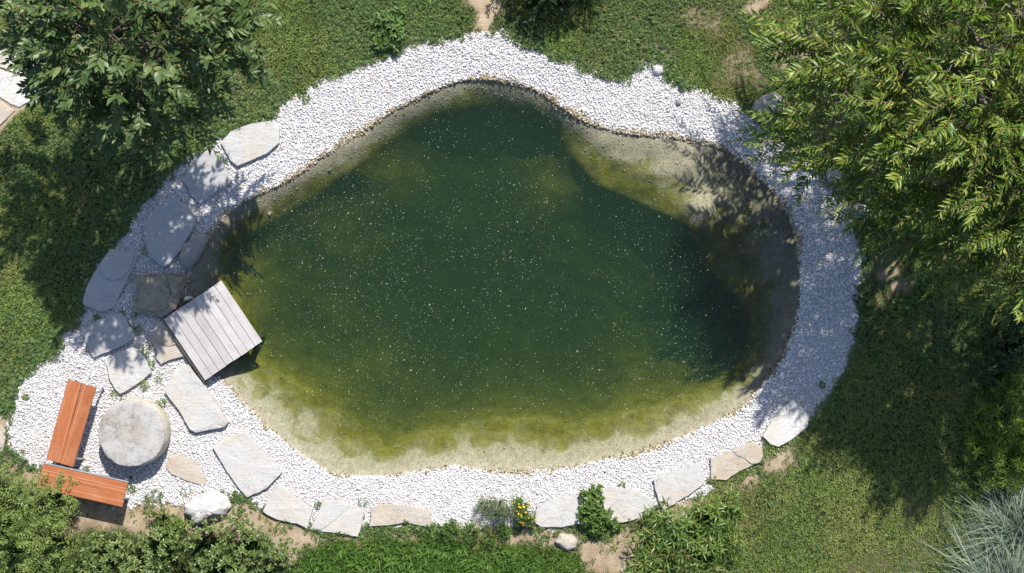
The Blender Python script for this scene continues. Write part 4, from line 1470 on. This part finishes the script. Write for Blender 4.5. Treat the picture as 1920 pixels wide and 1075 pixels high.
shrub('ferny_shrub', 'feathery pale green shrub in the bottom left corner covering the bench end', 'shrub',
      [(40, 960, .45, .42), (90, 940, .40, .36), (20, 1030, .5, .5), (90, 1020, .45, .40), (-30, 930, .5, .45), (110, 925, .35, .22)], 620, 'small', .062, 'leaf_fern', (4, 6), seed=21, pinnate=True)
shrub('waxy_shrub', 'broad waxy leaved shrub with upright shoots along the bottom left edge', 'shrub',
      [(200, 1045, .40, .38), (290, 1030, .40, .38), (380, 1020, .45, .40), (460, 1030, .45, .42), (520, 1050, .35, .34), (250, 1090, .5, .5), (410, 1090, .5, .5), (160, 1075, .4, .35), (440, 985, .4, .22)], 760, 'laurel', .072, 'leaf_waxy', (6, 10), n_parts=150, seed=22)
shrub('lime_shrub', 'low lime green shrub between the lying bench and the white boulder', 'shrub',
      [(300, 975, .22, .22), (335, 985, .22, .20), (320, 1000, .2, .22)], 170, 'small', .045, 'leaf_lime', (6, 9), seed=23)
shrub('reddish_shrub', 'lance leaved shrub with reddish tips below the pale slab at the bottom right', 'shrub',
      [(1270, 1000, .45, .42), (1330, 975, .40, .34), (1225, 1030, .40, .36), (1310, 1045, .45, .42), (1210, 1065, .4, .32), (1370, 950, .3, .24), (1360, 1010, .35, .30), (1230, 975, .3, .22), (1255, 945, .25, .14)], 380, 'lance', .15, 'leaf_peony', (6, 9), n_parts=200, seed=24)
shrub('spiky_shrub', 'bright green spiky leaved shrub at the right edge above the blue grass', 'shrub',
      [(1880, 790, .45, .50), (1860, 850, .40, .40), (1930, 840, .5, .5), (1900, 740, .4, .36), (1840, 800, .3, .28), (1830, 900, .25, .22), (1890, 890, .35, .32)], 250, 'spike', .135, 'leaf_spike', (10, 15), n_parts=120, seed=25, opening=1.1)
shrub('dark_shrub', 'dark shaded low shrub at the top edge right of the sandy trail', 'shrub',  # unseen tree's shade put into leaf colour; off-frame lobes shaped to cast shadow
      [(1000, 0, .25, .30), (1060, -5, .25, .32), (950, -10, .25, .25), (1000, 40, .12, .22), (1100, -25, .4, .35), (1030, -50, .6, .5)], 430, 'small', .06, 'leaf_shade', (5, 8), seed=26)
shrub('added_shade_shrub', 'added shrub with painted shade at the right edge between the tree and the spiky shrub', 'shrub',  # added where tree shade lies; the dark is put into the leaf colour
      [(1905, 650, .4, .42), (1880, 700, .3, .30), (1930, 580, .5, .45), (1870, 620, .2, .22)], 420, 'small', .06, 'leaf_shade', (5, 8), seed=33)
shrub('broad_weed', 'tall broad leaved weed clump in the lawn left of the sandy trail', 'plant',
      [(725, 40, .08, .22), (740, 65, .08, .24), (715, 75, .07, .16), (735, 95, .05, .12), (750, 25, .05, .14)], 90, 'laurel', .10, 'leaf_mint', (5, 8), n_parts=60, seed=27, stem_mat='leaf_mint')
shrub('fennel_plant', 'wispy grey green fennel like plant on the gravel left of the yellow flowers', 'plant',
      [(935, 945, .25, .20), (925, 965, .2, .22), (950, 960, .22, .18), (905, 950, .12, .16)], 130, 'needle', .075, 'leaf_fennel', (7, 11), seed=28, stem_mat='leaf_fennel')
shrub('flowering_plant', 'small plant with yellow flowers at the left end of the white slab', 'plant',
      [(975, 945, .22, .13), (985, 965, .22, .16), (970, 970, .2, .12), (995, 975, .18, .10)], 85, 'lance', .07, 'leaf_weed', (6, 9), seed=29, flower=(.42, .020, 'petal'))
shrub('round_bush', 'small round green bush below the fennel like plant', 'shrub', [(945, 993, .12, .11), (948, 1003, .1, .1)], 45, 'small', .045, 'leaf_weed', (6, 9), seed=30)
shrub('leafy_plant', 'leafy green plant overlapping the edges of two pale slabs', 'plant',
      [(1112, 945, .16, .20), (1105, 965, .16, .18), (1130, 970, .15, .16), (1118, 920, .1, .12), (1120, 990, .12, .14), (1152, 985, .1, .10), (1090, 925, .06, .06)], 230, 'round', .05, 'leaf_weed', (5, 8), n_parts=0, seed=31)
shrub('low_bush', 'low leafy bush at the foot of the row below the fennel like plant, left', 'shrub',
      [(840, 1000, .08, .18), (880, 1005, .08, .16), (915, 1012, .06, .14), (800, 1005, .05, .10)], 130, 'small', .045, 'leaf_weed', (5, 8), seed=32)


# blue grey ornamental grass
def blue_grass(label, px, z, n, L, seed, face):
    rng = np.random.default_rng(seed)
    b = P(*px)
    root = empty('ornamental_grass', (b.x, b.y, 0))
    tag(root, label, 'ornamental grass', 'blue grey ornamental grasses in the lower right corner')
    V, F = [], []
    parts = 0
    for i in range(n):
        a = rng.normal(face, .85)
        r0 = .20 * math.sqrt(rng.random())
        a2 = rng.uniform(0, 6.28)
        o = np.array([r0 * math.cos(a2), r0 * math.sin(a2), 0])
        el = rng.uniform(.25, 1.35)
        l = L * rng.uniform(.45, 1.2)
        d = np.array([math.cos(a) * math.cos(el), math.sin(a) * math.cos(el), math.sin(el)])
        side = np.array([-math.sin(a), math.cos(a), 0])
        s = np.linspace(0, 1, 8)
        drift = side * rng.normal(0, .42)
        ctr = o + d * (s * l)[:, None] + (drift - UP * rng.uniform(.25, .8)) * (l * s ** 2.2)[:, None]
        ctr[:, 2] = np.maximum(ctr[:, 2], .03 + .01 * rng.random())
        w = .0055 * rng.lognormal(0, .35) * np.array([.8, 1, 1, 1, .9, .75, .5, .12])
        sd = side + UP * rng.normal(0, .5)
        sd /= np.linalg.norm(sd)
        mid = ctr - np.array([0, 0, .25]) * w[:, None]
        row = np.stack([ctr - sd * w[:, None], mid, ctr + sd * w[:, None]], 1).reshape(-1, 3)
        q = []
        for k in range(7):
            for c in range(2):
                A = k * 3 + c
                q.append((A, A + 1, A + 4, A + 3))
        q = np.array(q)
        if i < 140:
            link('blade', mesh_np('blade', row, q, MAT['leaf_blue'], True), root)
        else:
            F.append(q + len(V) * 24)
            V.append(row)
    o = link('blade_mass', mesh_np('blade_mass', np.vstack(V), np.vstack(F), MAT['leaf_blue'], True), root)
    o['kind'] = 'stuff'


blue_grass('blue grey arching grass clump at the right edge below the spiky shrub', (1900, 1000), 0, 430, 1.15, 41, 2.1)
blue_grass('blue grey arching grass clump filling the bottom right corner', (1880, 1110), 0, 520, 1.5, 42, 2.15)

# small weeds between the stones, each one its own thing
WEEDS = [
    (245, 612, .07, 'weed tuft between the blue grey dappled slab and the cracked cream slab', 'leaf_weed'),
    (262, 618, .06, 'weed tuft left of the cracked cream slab under the deck', 'leaf_weed'),
    (275, 655, .08, 'feathery weed strip between the squarish slab and the deck', 'leaf_lime'),
    (300, 710, .06, 'weed tuft left of the top of the long pale slab', 'leaf_lime'),
    (285, 683, .05, 'weed tuft at the right corner of the squarish pale slab', 'leaf_lime'),
    (272, 722, .06, 'weed tuft under the lower right edge of the squarish slab', 'leaf_lime'),
    (216, 738, .05, 'weed tuft at the bottom tip of the squarish slab', 'leaf_lime'),
    (304, 755, .06, 'weed tuft behind the upper right rim of the round table', 'leaf_weed'),
    (231, 752, .04, 'weed tuft above the upper left rim of the round table', 'leaf_lime'),
    (274, 472, .05, 'weed tuft at the left foot of the largest shaded slab', 'leaf_weed'),
    (230, 590, .05, 'weed tuft on gravel above the blue grey dappled slab', 'leaf_weed'),
    (185, 597, .06, 'weed tuft left above the blue grey dappled slab', 'leaf_weed'),
    (252, 590, .04, 'weed tuft below the left corner of the dark brown slab', 'leaf_weed'),
    (95, 655, .09, 'yellowish weed at the corner of lawn and gravel on the left', 'leaf_lime'),
    (110, 668, .07, 'dark leaved weed beside the yellowish one at the gravel corner', 'leaf_shade'),
    (58, 692, .08, 'leafy weed on the lawn edge above the upright bench', 'leaf_weed'),
    (22, 765, .08, 'weed clump where lawn meets gravel at the far left', 'leaf_weed'),
    (49, 744, .04, 'tiny weed alone on the gravel left of the upright bench', 'leaf_lime'),
    (161, 879, .04, 'tiny weed in the gap between the two benches', 'leaf_weed'),
    (247, 917, .06, 'weed beside the right end of the lying bench', 'leaf_weed'),
    (295, 930, .10, 'weed clump on the gravel edge right of the lying bench', 'leaf_weed'),
    (350, 920, .09, 'wispy weed on the gravel above the white boulder', 'leaf_fennel'),
    (445, 948, .08, 'weed clump on soil just right of the white boulder', 'leaf_weed'),
    (598, 946, .05, 'weed left of the cracked pale slab in the bottom row', 'leaf_weed'),
    (680, 942, .07, 'weed on gravel at the upper right corner of the cracked pale slab', 'leaf_weed'),
    (676, 965, .06, 'weed on the right edge of the cracked pale slab', 'leaf_weed'),
    (598, 1005, .10, 'weed clump under the left corner of the cracked pale slab', 'leaf_weed'),
    (648, 1003, .12, 'weed clump under the middle of the cracked pale slab', 'leaf_weed'),
    (672, 1018, .09, 'weed clump below the right corner of the cracked pale slab', 'leaf_weed'),
    (760, 1000, .08, 'weed clump below the flat rectangular cream slab', 'leaf_weed'),
    (512, 993, .05, 'small weed on bare soil below the first slab of the bottom row', 'leaf_weed'),
    (1165, 912, .05, 'weed on top edge of the slab right of the leafy plant', 'leaf_weed'),
    (1010, 997, .09, 'weed below the left end of the white grey slab', 'leaf_weed'),
    (1062, 985, .08, 'weed in the undercut shade of the white grey slab', 'leaf_shade'),
    (1385, 890, .10, 'weed clump below the warm tan slab with the crack', 'leaf_weed'),
    (1440, 830, .07, 'weed between the warm tan slab and the smooth white slab', 'leaf_weed'),
    (1232, 925, .04, 'tall thin weed left of the clean pale slab', 'leaf_weed'),
    (1540, 722, .04, 'weed on the shaded gravel above the smooth white slab', 'leaf_weed'),
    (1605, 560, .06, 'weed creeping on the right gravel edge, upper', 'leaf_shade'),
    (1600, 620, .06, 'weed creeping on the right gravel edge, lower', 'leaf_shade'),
    (575, 185, .06, 'weed on the gravel edge above the topmost slab of the row', 'leaf_weed'),
    (1175, 150, .08, 'weed left of the gravel notch in the upper lawn', 'leaf_weed'),
    (1250, 148, .08, 'weed right of the gravel notch in the upper lawn', 'leaf_weed'),
    (870, 45, .14, 'lush weed clump on the left side of the sandy trail', 'leaf_weed'),
    (960, 62, .12, 'weed clump on the right side of the sandy trail at the gravel', 'leaf_weed'),
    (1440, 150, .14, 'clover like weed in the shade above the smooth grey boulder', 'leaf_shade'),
    (30, 905, .14, 'weed clump on soil left of the lying bench', 'leaf_weed'),
    (1130, 1000, .08, 'weed on bare soil right of the small cream boulder', 'leaf_weed'),
    (1175, 1010, .10, 'weed at the left foot of the reddish tipped shrub', 'leaf_lime'),
]
for i, (a, b, r, lab, mt) in enumerate(WEEDS):
    rng = np.random.default_rng(100 + i)
    c = P(a, b)
    LS = Leaves('small' if i % 3 else 'lance')
    nl = int(26 + 500 * r)
    for k in range(nl):
        an = rng.uniform(0, 6.28)
        rr = r * math.sqrt(rng.random()) * (.6 + .6 * N1(np.array([a * .1 + math.cos(an)]), np.array([b * .1 + math.sin(an)]), 2, 2)[0])
        pz = .015 + .5 * r * rng.random() * (1 - rr / (r * 1.3))
        pos = np.array([c.x + rr * math.cos(an), c.y + rr * math.sin(an), pz + .01])
        d = np.array([math.cos(an + rng.normal(0, .8)), math.sin(an + rng.normal(0, .8)), rng.uniform(-.1, .8)])
        LS.add(pos, d, UP + rng.normal(0, .35, 3), rng.uniform(.022, .045))
    root_me = LS.build(None, MAT[mt], 0, 'weed', Vector((c.x, c.y, 0)))
    root_me.location = (c.x, c.y, 0)
    del root_me['kind']
    tag(root_me, lab, 'weed', 'small weeds between stones and along edges')
